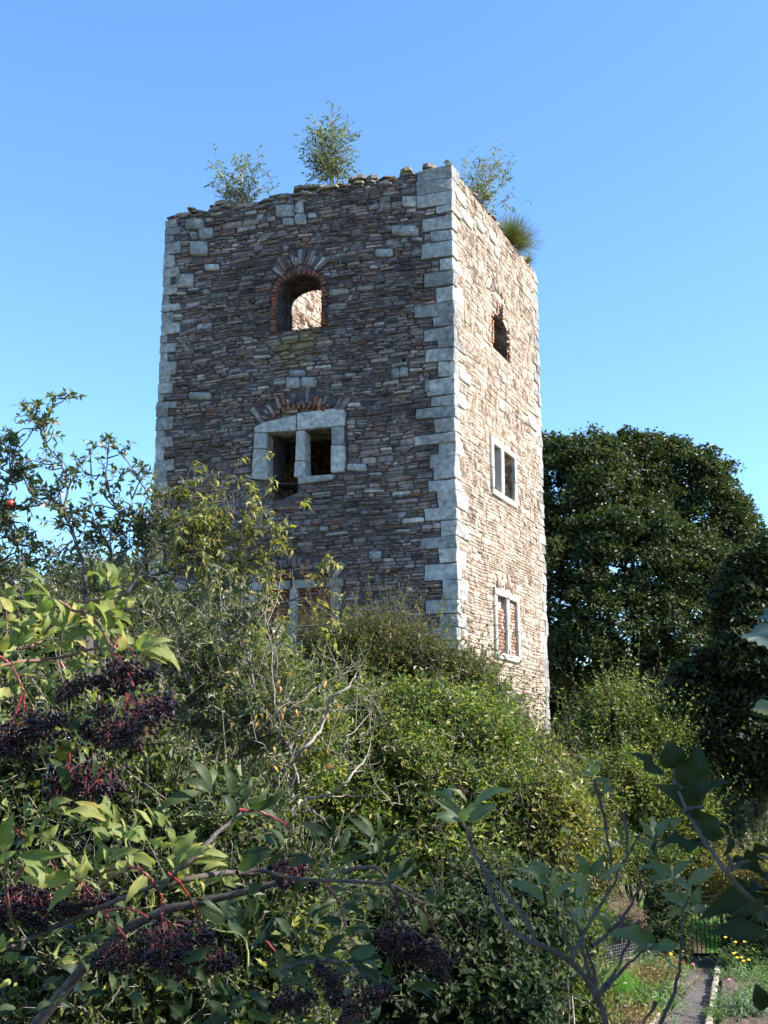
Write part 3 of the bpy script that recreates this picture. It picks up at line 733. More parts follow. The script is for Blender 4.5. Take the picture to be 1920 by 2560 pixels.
for face, Q, t, sel, mat, kw in ((FL, QL, tL, pl, M_slate, dict(back=-.08)), (FR, QR, tR, pr_, M_warm, dict(back=-.08, gap=.004, bev=.012, tilt=.006))):
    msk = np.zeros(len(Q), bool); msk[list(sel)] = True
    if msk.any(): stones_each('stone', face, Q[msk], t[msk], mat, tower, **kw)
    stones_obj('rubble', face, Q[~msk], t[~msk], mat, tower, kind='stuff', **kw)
for face, mat in ((FB, M_slate), (FK, M_warm)):
    Q = masonry(face, 2.0, ZT - .3, [], hr=(.16, .3), lr=(.3, .8), u0=.3, u1=face.W - .3)
    stones_obj('rubble', face, Q, rng.uniform(-.02, .03, len(Q)), mat, tower, kind='stuff')
# inner face of the left-hand wall, seen through the arched window (sunlit from the right)
FBi = Face(L2 - FB.n * 1.71, B2 - FB.n * 1.71); FBi.n = -FB.n
Q = masonry(FBi, zf, ZT - .3, [], hr=(.08, .14), lr=(.2, .5), u0=1.02, u1=FB.W - 1.02)
stones_obj('rubble', FBi, Q, rng.uniform(-.005, .025, len(Q)), M_in, tower, kind='stuff', back=-.05)
FKi = Face(R2 - FK.n * 1.01, B2 - FK.n * 1.01); FKi.n = -FK.n
Q = masonry(FKi, zf, ZT - .3, [], hr=(.09, .15), lr=(.2, .5), u0=1.02, u1=FK.W - 1.75)
stones_obj('rubble', FKi, Q, rng.uniform(-.005, .025, len(Q)), M_in, tower, kind='stuff', back=-.05)

# wall-head: loose mossy slabs
def slab(face, u, z, t, lx, ly, lz, rot, tilt, name='cap_stone', mat=None):
    bm = bmesh.new(); m = 7; a = np.linspace(0, 2 * math.pi, m, endpoint=False) + rng.uniform(0, 1); r = rng.uniform(.8, 1.15, m)
    lo = [bm.verts.new((lx / 2 * r[i] * math.cos(a[i]) , ly / 2 * r[i] * math.sin(a[i]), -lz / 2)) for i in range(m)]
    hi = [bm.verts.new((lx / 2 * .93 * r[i] * math.cos(a[i]), ly / 2 * .93 * r[i] * math.sin(a[i]), lz / 2 * rng.uniform(.7, 1.2))) for i in range(m)]
    bm.faces.new(lo[::-1]); bm.faces.new(hi)
    for i in range(m): bm.faces.new([lo[i], lo[(i + 1) % m], hi[(i + 1) % m], hi[i]])
    p = face.w(np.array([u, z]), np.array(t)); ang = math.atan2(face.d[1], face.d[0]) + rot
    M = Matrix.Translation(Vector(p)) @ Matrix.Rotation(ang, 4, 'Z') @ Matrix.Rotation(tilt[0], 4, 'X') @ Matrix.Rotation(tilt[1], 4, 'Y')
    bm.transform(M); bmesh.ops.recalc_face_normals(bm, faces=bm.faces)
    return bm_obj(name, bm, mat or M_cap, tower, smooth=False)
for face in (FL, FR):
    for layer in range(2):
        u = .45 if layer == 0 else .6
        while u < face.W - .3:
            l = rng.uniform(.18, .62); zz = ZT - .125 + .055 * layer + rng.uniform(0, .05)
            if layer == 0 or rng.random() < .6:
                slab(face, u + l / 2, zz + (.10 if layer and rng.random() < .3 else 0), -.12 - layer * .1 - rng.uniform(0, .12), l * 1.1, rng.uniform(.3, .5), rng.uniform(.035, .085), rng.normal(0, .3), rng.normal(0, .08 + .14 * layer, 2))
            if layer == 0 : slab(face, u + l / 2, zz, -.5, l, .5, .1, rng.normal(0, .3), rng.normal(0, .1, 2))
            u += l
for (x, y, s, tl) in ((1008, 408, .34, (.1, .25)), (1065, 404, .38, (.05, -.05)), (875, 428, .3, (.1, .1)), (895, 430, .3, (.2, -.1)), (925, 437, .34, (0, .1)), (770, 455, .36, (.1, .1)), (740, 458, .4, (.2, .2)), (545, 500, .4, (.1, .2)), (1130, 397, .26, (.2, -.8))):
    q = FL.px(x, y); slab(FL, max(q[0], .12), min(max(q[1], ZT - .04), ZT + .09), -.22, s, .3, .11, rng.normal(0, .3), tl)
slab(FL, FL.W - .45, ZT - .12, -.3, .9, .6, .14, 0, (0, 0))
for u in np.arange(.2, FL.W - .2, .33): slab(FL, u, ZT - .16, -.75, .5, .5, .12, rng.normal(0, 1), rng.normal(0, .1, 2))

# ------------------------------------------------------------------ foliage materials
G = lambda a, b, c: (a, b, c)
M_barkgrey = plain_mat('grey_bark', (.15, .125, .105), (.30, .26, .22), 30, .9, .6, .006, rand=.2)
M_barkdark = plain_mat('dark_bark', (.055, .045, .04), (.12, .10, .09), 25, .9, .6, .006, rand=.2)
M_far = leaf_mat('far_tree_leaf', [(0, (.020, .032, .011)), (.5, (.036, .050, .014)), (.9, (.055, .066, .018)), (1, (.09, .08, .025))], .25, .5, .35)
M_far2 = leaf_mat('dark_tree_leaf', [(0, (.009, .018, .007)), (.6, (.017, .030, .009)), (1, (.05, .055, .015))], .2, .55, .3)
M_olive = leaf_mat('olive_leaf', [(0, (.035, .050, .012)), (.5, (.075, .085, .02)), (.85, (.13, .11, .025)), (1, (.19, .12, .03))], .4)
M_elder2 = leaf_mat('mid_elder_leaf', [(0, (.035, .065, .013)), (.35, (.068, .105, .018)), (.7, (.14, .165, .03)), (.92, (.22, .215, .055)), (1, (.34, .28, .07))], .38, .45, .4)
M_green = leaf_mat('fresh_green_leaf', [(0, (.032, .060, .015)), (.6, (.068, .10, .022)), (1, (.16, .17, .045))], .4, .45, .4)
M_under = leaf_mat('shade_dark_undergrowth_leaf', [(0, (.016, .030, .008)), (.5, (.034, .054, .012)), (.85, (.085, .10, .022)), (1, (.22, .21, .05))], .3, .5, .3, patch=.5)  # shade is put into these dark leaf colours
M_ivy = leaf_mat('shade_dark_ivy_leaf', [(0, (.012, .026, .008)), (.6, (.024, .044, .013)), (1, (.07, .09, .03))], .28, .6, .25)  # leaf colour darkened to carry the shade at the bottom centre
M_apple = leaf_mat('apple_leaf', [(0, (.035, .055, .018)), (.6, (.062, .082, .028)), (.9, (.13, .13, .06)), (1, (.20, .13, .06))], .34, .4, .5, back=1.7)
M_plum = leaf_mat('yellowing_plum_leaf', [(0, (.07, .085, .02)), (.5, (.14, .14, .035)), (.9, (.24, .21, .045)), (1, (.32, .19, .04))], .42)
M_greyleaf = leaf_mat('grey_willow_leaf', [(0, (.05, .07, .035)), (.6, (.09, .11, .055)), (1, (.17, .18, .10))], .35, .45, .5, back=1.8)
M_tangle = leaf_mat('grey_green_leaf', [(0, (.035, .055, .018)), (.6, (.075, .09, .03)), (.93, (.15, .15, .06)), (1, (.30, .18, .05))], .36, .42, .5, back=1.6)
M_orange = leaf_mat('autumn_leaf', [(0, (.45, .20, .04)), (1, (.5, .28, .08))], .4)

def in_lobes(p, lobes, skip, k=.72):
    m = np.zeros(len(p), bool)
    for i, (c, r) in enumerate(lobes):
        if i != skip: m |= (np.linalg.norm((p - c) / r, axis=1) < k)
    return m
def lobe_shrub(name, label, cat, lobes, nsh, mat, leaf=(.07, .032), shoot=(.3, .6), nl=9, up=.45, spread=55, fine=False, droop=0.0, inner=.35, group=None,
               stem=M_barkdark, twigr=.004, base=None, trunk_r=.06, orient='front', jit=.25, part='foliage', curve=.15, base_r=.9):
    """lobes: (px, py, Y, radius_px, squash_z) -> shrub thing with trunk and foliage"""
    LB = []
    for (x, y, Y, r, sq) in lobes:
        c = P(x, y, Y); rm = r / F * np.linalg.norm(c - [0, 0, CZ]); LB.append((c, np.array([rm, rm * .9, rm * sq])))
    cx = np.mean([c[0] for c, r in LB]); cy = np.mean([c[1] for c, r in LB])
    if base is None: base = (cx, cy)
    bz = float(gz(*base)); t = thing(name, label, cat, (base[0], base[1], bz), group)
    area = np.array([r[0] * r[2] for c, r in LB]); cnt = np.maximum(20, (nsh * area / area.sum())).astype(int)
    acc = Acc(); tw = []
    for k, ((c, r), n) in enumerate(zip(LB, cnt)):
        nc = 46; cd = nrm(rng.normal(size=(nc * 3, 3)))
        cd = cd[rng.random(len(cd)) < np.where(cd[:, 1] < .3, 1, .35) * np.where(cd[:, 2] > -.6, 1, .3)][:nc]; nc = len(cd)
        cc_ = c + cd * r * rng.uniform(.40, 1.08, (nc, 1)) * base_r; cr_ = rng.uniform(.12, .31, (nc, 1)) * r.mean()
        wc = (cr_[:, 0] ** 2); pk = rng.choice(nc, n, p=wc / wc.sum())
        d0 = nrm(rng.normal(size=(n, 3))); b = cc_[pk] + d0 * cr_[pk] * rng.uniform(.3, 1, (n, 1)) * [1, 1, .75]
        d = nrm(d0 * .7 + cd[pk] * .8)
        ok = ~in_lobes(b, LB, k); b, d = b[ok], d[ok]
        D = nrm(d * .8 + np.array([0, 0, up]) + rng.normal(0, .35, d.shape)); Ls = rng.uniform(*shoot, len(b)) * np.where(rng.random(len(b)) < .10, 2.1, 1.0)
        g, w_ = shoot_leaves(b, D, Ls, nl, leaf[0], leaf[1], spread, droop, jit, fine=fine, curve=curve)
        acc.add(*g); tw.append(w_)
        m = int(n * inner)          # darker, larger leaves deep inside close the crown
        if m:
            d = nrm(rng.normal(size=(m, 3))); b = c + d * r * rng.uniform(.3, .7, (m, 1))
            g, w_ = shoot_leaves(b, nrm(d + [0, 0, .3]), np.full(m, shoot[1] * .7), 6, leaf[0] * 1.5, leaf[1] * 1.6, 60)
            acc.add(*g)
    obj(part, acc.mesh(part, mat), t)
    st = Acc(); tw = np.concatenate(tw)
    if len(tw) > 6000: tw = tw[rng.permutation(len(tw))[:6000]]
    st.add(*tubes(tw, np.tile([twigr, twigr * .8, twigr * .4], (len(tw), 1)), 3))
    bp = np.array([base[0], base[1], bz - .05])
    for c, r in LB:
        m1 = (bp + c) / 2 + rng.normal(0, .12, 3) * r[0]; m1[2] = (bp[2] * .45 + c[2] * .55)
        limb(st, [bp + rng.normal(0, .05, 3) * [1, 1, 0], m1, c], trunk_r, trunk_r * .35, 6, .02)
        for _ in range(7):
            e = c + nrm(rng.normal(size=3)) * r * .8; limb(st, [c, (c + e) / 2 + rng.normal(0, .08, 3) * r, e], trunk_r * .35, trunk_r * .1, 4)
    obj('stem', st.mesh('stem', stem, True), t)
    return t, LB

# ------------------------------------------------------------------ far trees
def big_tree(name, label, lobes, mat, n_clump, leaf, per, tr=.45, base=None, cr=(1.0, .42), limbs=True):
    LB = []
    for (x, y, Y, r, sq) in lobes:
        c = P(x, y, Y); rm = r / F * np.linalg.norm(c - [0, 0, CZ]); LB.append((c, np.array([rm, rm * .8, rm * sq])))
    base = base or (np.mean([c[0] for c, r in LB]), np.mean([c[1] for c, r in LB]))
    t = thing(name, label, 'tree', (base[0], base[1], 0)); acc = Acc()
    area = np.array([r[0] * r[2] for c, r in LB]); cnt = np.maximum(4, n_clump * area / area.sum()).astype(int); CC = []
    for k, ((c, r), n) in enumerate(zip(LB, cnt)):
        d = nrm(rng.normal(size=(n * 3, 3))); d = d[rng.random(len(d)) < np.where(d[:, 1] < .3, 1, .35)][:n]
        b = c + d * r * rng.uniform(.72, 1.0, (len(d), 1)); b = b[~in_lobes(b, LB, k, .8)]; CC.append(b)
        m_ = max(1, int(n * .10)); CC.append(c + nrm(rng.normal(size=(m_, 3))) * r * rng.uniform(.2, .65, (m_, 1)))
    CC = np.concatenate(CC)
    m = len(CC); sc = rng.uniform(.6, 1.3, (m, 1)) * cr[0]
    d = nrm(rng.normal(size=(m, per, 3))); rad = rng.random((m, per, 1)) ** .4
    ctrd = nrm(CC - np.mean([c for c, r in LB], 0) * [1, 1, .7])
    p = CC[:, None] + d * rad * (sc[:, None] * np.array([1, 1, cr[1]])) 
    p[..., 2] -= (np.linalg.norm((p - CC[:, None])[..., :2], axis=-1) ** 2) * .25 / cr[0]
    p = p.reshape(-1, 3) + rng.normal(0, .06, (m * per, 3)); M = len(p)
    a = nrm(rng.normal(size=(M, 3)) * [1, 1, .6] + np.array([0, 0, .15])); n = nrm(np.array([0, -.1, .8]) + rng.normal(0, .55, (M, 3)))
    sz = rng.uniform(.6, 1.4, M); acc.add(*leaves2(p, a, n, leaf[0] * sz, leaf[1] * sz))
    obj('crown', acc.mesh('crown', mat), t)
    st = Acc(); bp = np.array([base[0], base[1], -.1])
    cen = np.mean([c for c, r in LB], 0)
    fork = np.array([base[0], base[1], max(2.5, cen[2] * .35)])
    limb(st, [bp, (bp + fork) / 2 + [.1, 0, 0], fork], tr, tr * .75, 10)
    for c, r in LB: limb(st, [fork, (fork + c) / 2 + rng.normal(0, .3, 3), c + [0, 0, r[2] * .4]], tr * .5, tr * .12, 6)
    for q in CC[rng.permutation(m)[:120]]:
        c = LB[int(np.argmin([np.linalg.norm(q - c) for c, r in LB]))][0]; limb(st, [c, (c + q) / 2 + rng.normal(0, .3, 3), q], tr * .16, tr * .04, 4)
    obj('trunk', st.mesh('trunk', M_barkdark, True), t); return t
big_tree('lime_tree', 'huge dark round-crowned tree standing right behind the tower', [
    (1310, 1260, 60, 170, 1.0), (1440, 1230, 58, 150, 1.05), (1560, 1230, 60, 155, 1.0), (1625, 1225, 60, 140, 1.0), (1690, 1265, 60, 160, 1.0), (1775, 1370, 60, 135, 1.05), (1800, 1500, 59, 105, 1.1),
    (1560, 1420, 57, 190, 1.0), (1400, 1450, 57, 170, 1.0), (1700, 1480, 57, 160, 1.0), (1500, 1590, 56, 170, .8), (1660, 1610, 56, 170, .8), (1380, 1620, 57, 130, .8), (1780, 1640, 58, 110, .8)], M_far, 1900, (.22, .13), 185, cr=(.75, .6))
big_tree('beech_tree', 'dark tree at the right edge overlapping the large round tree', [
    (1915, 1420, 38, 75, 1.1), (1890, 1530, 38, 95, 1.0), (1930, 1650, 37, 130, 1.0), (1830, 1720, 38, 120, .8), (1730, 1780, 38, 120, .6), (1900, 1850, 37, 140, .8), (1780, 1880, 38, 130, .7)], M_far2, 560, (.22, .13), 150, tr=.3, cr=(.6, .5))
# far backdrop woods (read as one mass)
def wood(name, label, x0, x1, y0, Y, mat, n=260, per=260, leafs=(.5, .3), hvar=40):
    acc = Acc()
    for k in range(n):
        x = rng.uniform(x0, x1); top = P(x, y0 + hvar * math.sin(x * .013) + rng.uniform(-10, 18), Y); z = top[2] * math.sqrt(rng.random())
        c = np.array([top[0], Y + rng.uniform(-2, 3), z]); p = c + nrm(rng.normal(size=(per, 3))) * rng.random((per, 1)) ** .4 * [1.8, 1.5, .9]
        a = nrm(rng.normal(size=(per, 3))); nn = nrm(rng.normal(size=(per, 3)) * .6 + [0, 0, .7]); s = rng.uniform(.6, 1.4, per)
        acc.add(*leaves2(p, a, nn, leafs[0] * s, leafs[1] * s))
    o = obj(name, acc.mesh(name, mat), kind='stuff'); tag(o, label, 'wood', kind='stuff')
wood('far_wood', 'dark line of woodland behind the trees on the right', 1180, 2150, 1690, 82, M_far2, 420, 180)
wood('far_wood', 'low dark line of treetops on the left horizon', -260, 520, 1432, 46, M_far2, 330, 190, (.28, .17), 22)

# house far left behind the apple branches
ha = P(-160, 1400, 34); hb = P(62, 1500, 34); zt_ = P(20, 1412, 34)[2]; ze = P(20, 1500, 33)[2]
hs = thing('house', 'house with pale blue-grey slate roof half hidden behind the apple tree at the left edge', 'house', ((ha[0] + hb[0]) / 2, 36, 0))
x0, x1, y0, y1 = ha[0], hb[0], 33.0, 40.0
M_render = plain_mat('pale_house_render', (.42, .40, .37), (.50, .48, .44), 3, .9, .2)
M_slateroof = plain_mat('blue_slate', (.20, .24, .29), (.30, .35, .41), 4, .5, .2, spec=.5)
obj('wall', mesh_np('wall', [(x0, y0, 0), (x1, y0, 0), (x1, y1, 0), (x0, y1, 0), (x0, y0, ze), (x1, y0, ze), (x1, y1, ze), (x0, y1, ze), (x0, 36.5, zt_ - .15), (x1, 36.5, zt_ - .15)],
    [np.array([(0, 1, 5, 4), (2, 3, 7, 6)]), np.array([(1, 2, 6, 9, 5), (3, 0, 4, 8, 7)])], M_render), hs)
rf = Acc()
for s, ya in ((1, y0 - .35), (-1, y1 + .35)):
    V = [(x0 - .3, ya, ze - .15), (x1 + .3, ya, ze - .15), (x1 + .3, 36.5, zt_), (x0 - .3, 36.5, zt_)]; V += [(a, b, c - .12) for a, b, c in V]
    rf.add(V, [np.array([(0, 1, 2, 3), (4, 7, 6, 5), (0, 4, 5, 1), (1, 5, 6, 2), (2, 6, 7, 3), (3, 7, 4, 0)])])
obj('roof', rf.mesh('roof', M_slateroof), hs)

# ------------------------------------------------------------------ shrubs of the middle ground
lobe_shrub('shrub', 'tall olive green shrub with browning tips rising in front of the tower corner', 'shrub',
    [(870, 1715, 18, 115, 1.05), (960, 1722, 18.5, 105, 1.0), (1050, 1722, 18, 80, 1.0), (1120, 1740, 17.6, 62, 1.1), (780, 1860, 18, 80, .9)], 5200, M_olive, (.075, .026), (.35, .75), 11, up=.75, trunk_r=.05)
tE, LBE = lobe_shrub('elder_tree', 'broad yellow-green elder bush with dark berries filling the middle below the tower', 'shrub',
    [(900, 1880, 15.5, 150, .95), (1060, 1850, 15.5, 150, .95), (1190, 1920, 15.2, 125, .95), (1000, 2020, 14.6, 190, .85), (1200, 2070, 14.6, 175, .9), (830, 2080, 14.6, 170, .9), (1130, 2200, 14.0, 190, .8), (1330, 2150, 14.8, 130, 1.0), (950, 2250, 14, 180, .8)],
    13500, M_elder2, (.072, .031), (.2, .48), 9, up=.35, spread=62, trunk_r=.06)
lobe_shrub('shrub', 'loose green sapling leaning against the sunlit foot of the tower', 'shrub',
    [(1210, 1825, 19, 58, 1.1), (1165, 1750, 19, 40, 1.4), (1262, 1890, 18.5, 60, 1.0), (1232, 1765, 19.2, 24, 1.2)], 1300, M_green, (.085, .036), (.3, .6), 8, up=.6, trunk_r=.03, inner=.1)
lobe_shrub('shrub', 'olive shrub covering the right foot of the tower', 'shrub',
    [(1325, 1925, 18, 48, 1.1), (1290, 1985, 17.5, 85, 1.0), (1390, 2050, 18, 50, 1.1), (1375, 2120, 17, 95, 1.0), (1430, 2150, 17, 75, 1.0)], 2800, M_olive, (.08, .03), (.3, .65), 10, up=.6, trunk_r=.04)
lobe_shrub('hedge_tree', 'sunlit green thicket with upright shoots in front of the dark trees right of the tower', 'shrub',
    [(1480, 1920, 37, 90, 1.1), (1560, 1860, 37, 95, 1.15), (1640, 1900, 37, 85, 1.1), (1700, 1960, 37, 80, 1.0), (1560, 2010, 36, 130, .9), (1440, 2040, 35, 90, 1.0), (1660, 2080, 36, 110, .8)], 6200, M_elder2, (.12, .056), (.6, 1.3), 12, up=1.1, spread=50, trunk_r=.06)
lobe_shrub('willow_bush', 'grey-green narrow-leaved bush at the right edge behind the garden', 'shrub',
    [(1800, 1960, 38, 75, 1.2), (1860, 2030, 38, 85, 1.1), (1760, 2060, 38, 90, 1.0), (1900, 2130, 38, 90, 1.0), (1810, 2150, 38, 90, .8), (1760, 2190, 37, 80, .8), (1880, 2210, 36.5, 90, .8)], 3600, M_greyleaf, (.12, .040), (.6, 1.3), 14, up=1.2, spread=45, trunk_r=.04, stem=M_barkgrey)
lobe_shrub('ivy_bush', 'ivy-covered shrub at the bottom centre, leaves coloured dark for shade', 'shrub',
    [(1080, 2420, 11, 170, .9), (1230, 2360, 11.5, 150, .9), (1190, 2530, 10.8, 170, .8), (900, 2420, 10.8, 170, .9), (760, 2520, 10.5, 170, .8), (1330, 2300, 12, 90, .9)], 4200, M_ivy, (.065, .05), (.2, .4), 8, up=.3, spread=70, trunk_r=.04)
lobe_shrub('shrub', 'leafy undergrowth with shade-darkened leaf colour behind the foreground elder at the bottom left', 'shrub',
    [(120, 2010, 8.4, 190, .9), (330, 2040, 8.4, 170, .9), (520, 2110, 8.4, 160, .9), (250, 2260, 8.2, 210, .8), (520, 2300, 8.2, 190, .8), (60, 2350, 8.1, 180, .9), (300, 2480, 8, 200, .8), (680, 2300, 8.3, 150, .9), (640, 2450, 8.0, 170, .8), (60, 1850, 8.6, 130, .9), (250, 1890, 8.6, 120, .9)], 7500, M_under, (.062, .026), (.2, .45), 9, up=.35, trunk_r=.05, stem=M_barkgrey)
# background thicket on the far left, under the apple tree
lobe_shrub('thicket', 'grey-green thicket behind the apple tree on the left', 'shrub',
    [(60, 1560, 15, 120, .8), (230, 1560, 15.5, 130, .8), (390, 1600, 15, 110, .8), (120, 1700, 14.5, 170, .9), (330, 1740, 14.5, 170, .9)], 4200, M_apple, (.07, .032), (.25, .55), 8, up=.6, trunk_r=.05, inner=.5)

# ------------------------------------------------------------------ limbed fruit trees (apple, plum) with photographed limbs
def fruit_tree(name, label, limbs, Y, mat, stem, leaf, tw_step, tw_len, nl, droop, trunkbase, r0=.045, spurs=None, fine=True, extra=None, up=.5, density=1.0, keep=1.0, sub=2):
    bz = float(gz(*trunkbase)); t = thing(name, label, 'tree', (trunkbase[0], trunkbase[1], bz))
    st = Acc(); Bs, Ds = [], []
    hub = None
    for (pts, ra, rb, dens) in limbs:
        W = np.array([P(x, y, Y + (q[0] if q else 0)) for x, y, *q in pts])
        L = limb(st, W, ra, rb, 7, .006); hub = hub if hub is not None else L[0]
        seg = np.linalg.norm(np.diff(L, axis=0), axis=1); cum = np.concatenate([[0], np.cumsum(seg)]); n = int(cum[-1] / tw_step * dens)
        for s in rng.uniform(.1 * cum[-1], cum[-1], n):
            i = min(int(np.searchsorted(cum, s)) - 1, len(L) - 2); p = L[i] + (L[i + 1] - L[i]) * rng.random(); T = nrm(L[i + 1] - L[i])
            D = nrm(T * .55 + nrm(rng.normal(size=3)) * .8 + [0, 0, up * .6]); Bs.append(p); Ds.append(D)
        Bs.append(L[-1]); Ds.append(nrm(L[-1] - L[-2]))
    B = np.array(Bs); D = np.array(Ds); Ls = rng.uniform(*tw_len, len(B))
    if sub:
        # second order twigs
        K = 4; mid = B + D * (Ls * .5)[:, None]; end = B + D * Ls[:, None] + np.array([0, 0, up * .1]) * Ls[:, None]
        st.add(*tubes(np.stack([B, mid + rng.normal(0, .015, mid.shape), end], 1), np.tile([.007, .005, .003], (len(B), 1)), 4))
        B2_, D2_, L2_ = [], [], []
        for j in range(sub + 1):
            f = rng.uniform(.35, 1.0, len(B)); B2_.append(B + (end - B) * f[:, None]); D2_.append(nrm(D * .6 + rng.normal(0, .6, D.shape) + [0, 0, up])); L2_.append(Ls * rng.uniform(.35, .7, len(B)))
        B, D, Ls = np.concatenate(B2_), np.concatenate(D2_), np.concatenate(L2_)
    k = rng.random(len(B)) < keep; B, D, Ls = B[k], D[k], Ls[k]
    g, tw = shoot_leaves(B, D, Ls, nl, leaf[0], leaf[1], 50, droop, .35, fine=fine, lsd=.3, upn=.5)
    fo = Acc().add(*g); obj('foliage', fo.mesh('foliage', mat), t)
    st.add(*tubes(tw, np.tile([.0038, .003, .0018], (len(tw), 1)), 3))
    limb(st, [(trunkbase[0], trunkbase[1], bz - .1), ((trunkbase[0] + hub[0]) / 2, (trunkbase[1] + hub[1]) / 2, (bz + hub[2]) / 2 - .1), hub], r0 * 2.2, r0, 9, .01)
    obj('trunk', st.mesh('trunk', stem, True), t)
    return t, B
q1 = lambda *p: [(x / 2.37, 950 + y / 2.37) for x, y in p]
apple_limbs = [
    (q1((520, 1500), (500, 1250), (500, 1120), (440, 950), (380, 770), (300, 700), (200, 690), (150, 600)), .020, .007, .6),
    (q1((380, 770), (400, 640), (375, 520), (270, 370), (220, 250), (165, 180)), .010, .004, .75),
    (q1((270, 370), (265, 260), (310, 150), (345, 110)), .007, .003, .5),
    (q1((620, 1400), (660, 1060), (620, 960), (580, 880), (520, 830), (400, 760), (230, 745), (90, 770)), .017, .005, .7),
    (q1((680, 900), (700, 790), (640, 650), (630, 560), (640, 420)), .012, .004, .45),
    (q1((630, 570), (520, 560), (480, 545)), .006, .003, .5),
    (q1((760, 1250), (900, 1000), (990, 860), (900, 720), (800, 560), (745, 470)), .013, .004, .5),
    (q1((160, 1330), (60, 1180), (0, 1080), (-60, 900)), .018, .012, .8),
    (q1((-60, 900), (20, 700), (60, 560), (90, 430)), .014, .004, 1.0),
    (q1((20, 800), (120, 900), (130, 1040)), .008, .003, .7),
    (q1((430, 950), (330, 1040), (250, 1060)), .008, .003, .7),
    (q1((700, 1100), (760, 1000), (850, 960), (880, 900)), .010, .004, 1.2),
    (q1((620, 960), (760, 900), (860, 860)), .009, .003, 1.1),
    (q1((100, 650), (60, 500), (120, 400)), .008, .003, .9),
    (q1((-30, 1100), (100, 1000), (60, 850)), .008, .003, 1.0),
    (q1((900, 1000), (820, 900), (780, 700)), .008, .003, 1.0)]
tA, BA = fruit_tree('apple_tree', 'spindly apple tree with sparse grey-green leaves against the sky on the left', apple_limbs, 9.0, M_apple, M_barkdark, (.062, .029), .040, (.08, .26), 5, .0, (-2.6, 9.6), up=.3, keep=.9)
M_fruit = plain_mat('red_apple_skin', (.30, .03, .02), (.38, .10, .03), 20, .3, 0, spec=.5)
def fruit(c, r, name='apple', label=None, parent=None):
    bm = bmesh.new(); bmesh.ops.create_uvsphere(bm, u_segments=14, v_segments=10, radius=r)
    for v in bm.verts:
        q = math.hypot(v.co.x, v.co.y) / r; v.co.z *= .9; v.co.z -= math.copysign(1, v.co.z) * .28 * r * math.exp(-(q / .35) ** 2)
    bm.transform(Matrix.Translation(Vector(c))); return bm_obj(name, bm, M_fruit, parent)
fruit(P(25, 1258, 8.9), .034, parent=tA)

plum_limbs = [
    (q1((560, 1500), (820, 1200), (960, 1140), (1060, 1040), (1120, 920), (1180, 800)), .030, .006, 1.3),
    (q1((970, 1130), (975, 980), (980, 860), (1040, 760)), .016, .005, 1.3),
    (q1((960, 1140), (1090, 1110), (1220, 1140), (1330, 1260), (1420, 1400)), .018, .006, 1.3),
    (q1((1060, 1040), (1200, 960), (1330, 860), (1400, 740)), .012, .004, 1.6),
    (q1((1200, 960), (1380, 960), (1540, 900)), .010, .004, 1.5),
    (q1((1220, 1140), (1420, 1080), (1580, 1040)), .010, .004, 1.6),
    (q1((1330, 1260), (1500, 1190), (1660, 1130), (1760, 1120)), .010, .003, .18),
    (q1((1400, 1380), (1600, 1330), (1800, 1300), (1900, 1350)), .012, .004, .32),
    (q1((1160, 1180), (1180, 1000), (1120, 850)), .010, .004, 1.4),
    (q1((1450, 1440), (1650, 1440), (1850, 1480)), .012, .004, .32)]
fruit_tree('plum_tree', 'yellowing plum tree with drooping leaves in front of the lower left of the tower', plum_limbs, 12.0, M_plum, M_barkdark, (.092, .032), .058, (.22, .55), 8, .75, (-2.0, 12.2), r0=.05, up=.3, keep=.62)
q4 = lambda *p: [(300 + x / 3.318, 1500 + y / 3.318) for x, y in p]
tangle = [
    (q4((760, 1659), (740, 1130), (640, 850), (560, 560), (520, 250), (580, 90)), .022, .005, 1.3),
    (q4((1180, 1659), (1130, 960), (1080, 560), (1020, 350), (900, 230)), .020, .005, 1.3),
    (q4((1320, 1600), (1290, 880), (1290, 620), (1240, 330), (1200, 120)), .010, .003, .35),
    (q4((980, 1240), (1100, 1110), (860, 740), (700, 640)), .016, .005, 1.3),
    (q4((1300, 910), (1480, 800), (1659, 700)), .010, .004, .8),
    (q4((640, 500), (820, 360), (1000, 190)), .012, .004, 1.2),
    (q4((220, 530), (400, 560), (560, 640), (740, 880)), .018, .005, 1.2),
    (q4((450, 1020), (640, 880), (780, 700)), .010, .004, 1.2),
    (q4((250, 600), (430, 800), (470, 1100)), .010, .004, 1.3),
    (q4((1480, 1520), (1380, 1180), (1150, 950)), .012, .004, 1.2),
    (q4((1280, 1430), (1180, 1180), (1000, 900)), .010, .004, 1.2),
    (q4((60, 1300), (300, 1330), (560, 1250)), .012, .004, 1.3),
    (q4((200, 900), (0, 700), (-200, 500)), .012, .004, 1.3),
    (q4((400, 1500), (100, 1200), (-200, 1000), (-500, 900)), .014, .004, 1.4),
    (q4((300, 1600), (700, 1400), (1000, 1300)), .014, .004, 1.4)]
fruit_tree('fruit_tree', 'dense tangle of grey twigs and small leaves left of centre below the plum tree', tangle, 11.0, M_tangle, M_barkgrey, (.070, .030), .052, (.22, .55), 9, .25, (-1.6, 11.0), r0=.05, up=.5, keep=.95)
lobe_shrub('shrub', 'grey-green shrub filling the space behind the twig tangle', 'shrub',
    [(460, 1760, 13, 150, .9), (640, 1760, 13.4, 140, .9), (560, 1880, 13, 170, .9), (720, 1880, 13.2, 130, .9), (420, 1920, 12.6, 150, .9)], 3800, M_elder2, (.062, .026), (.25, .5), 8, up=.5, trunk_r=.04, stem=M_barkgrey, inner=.5)
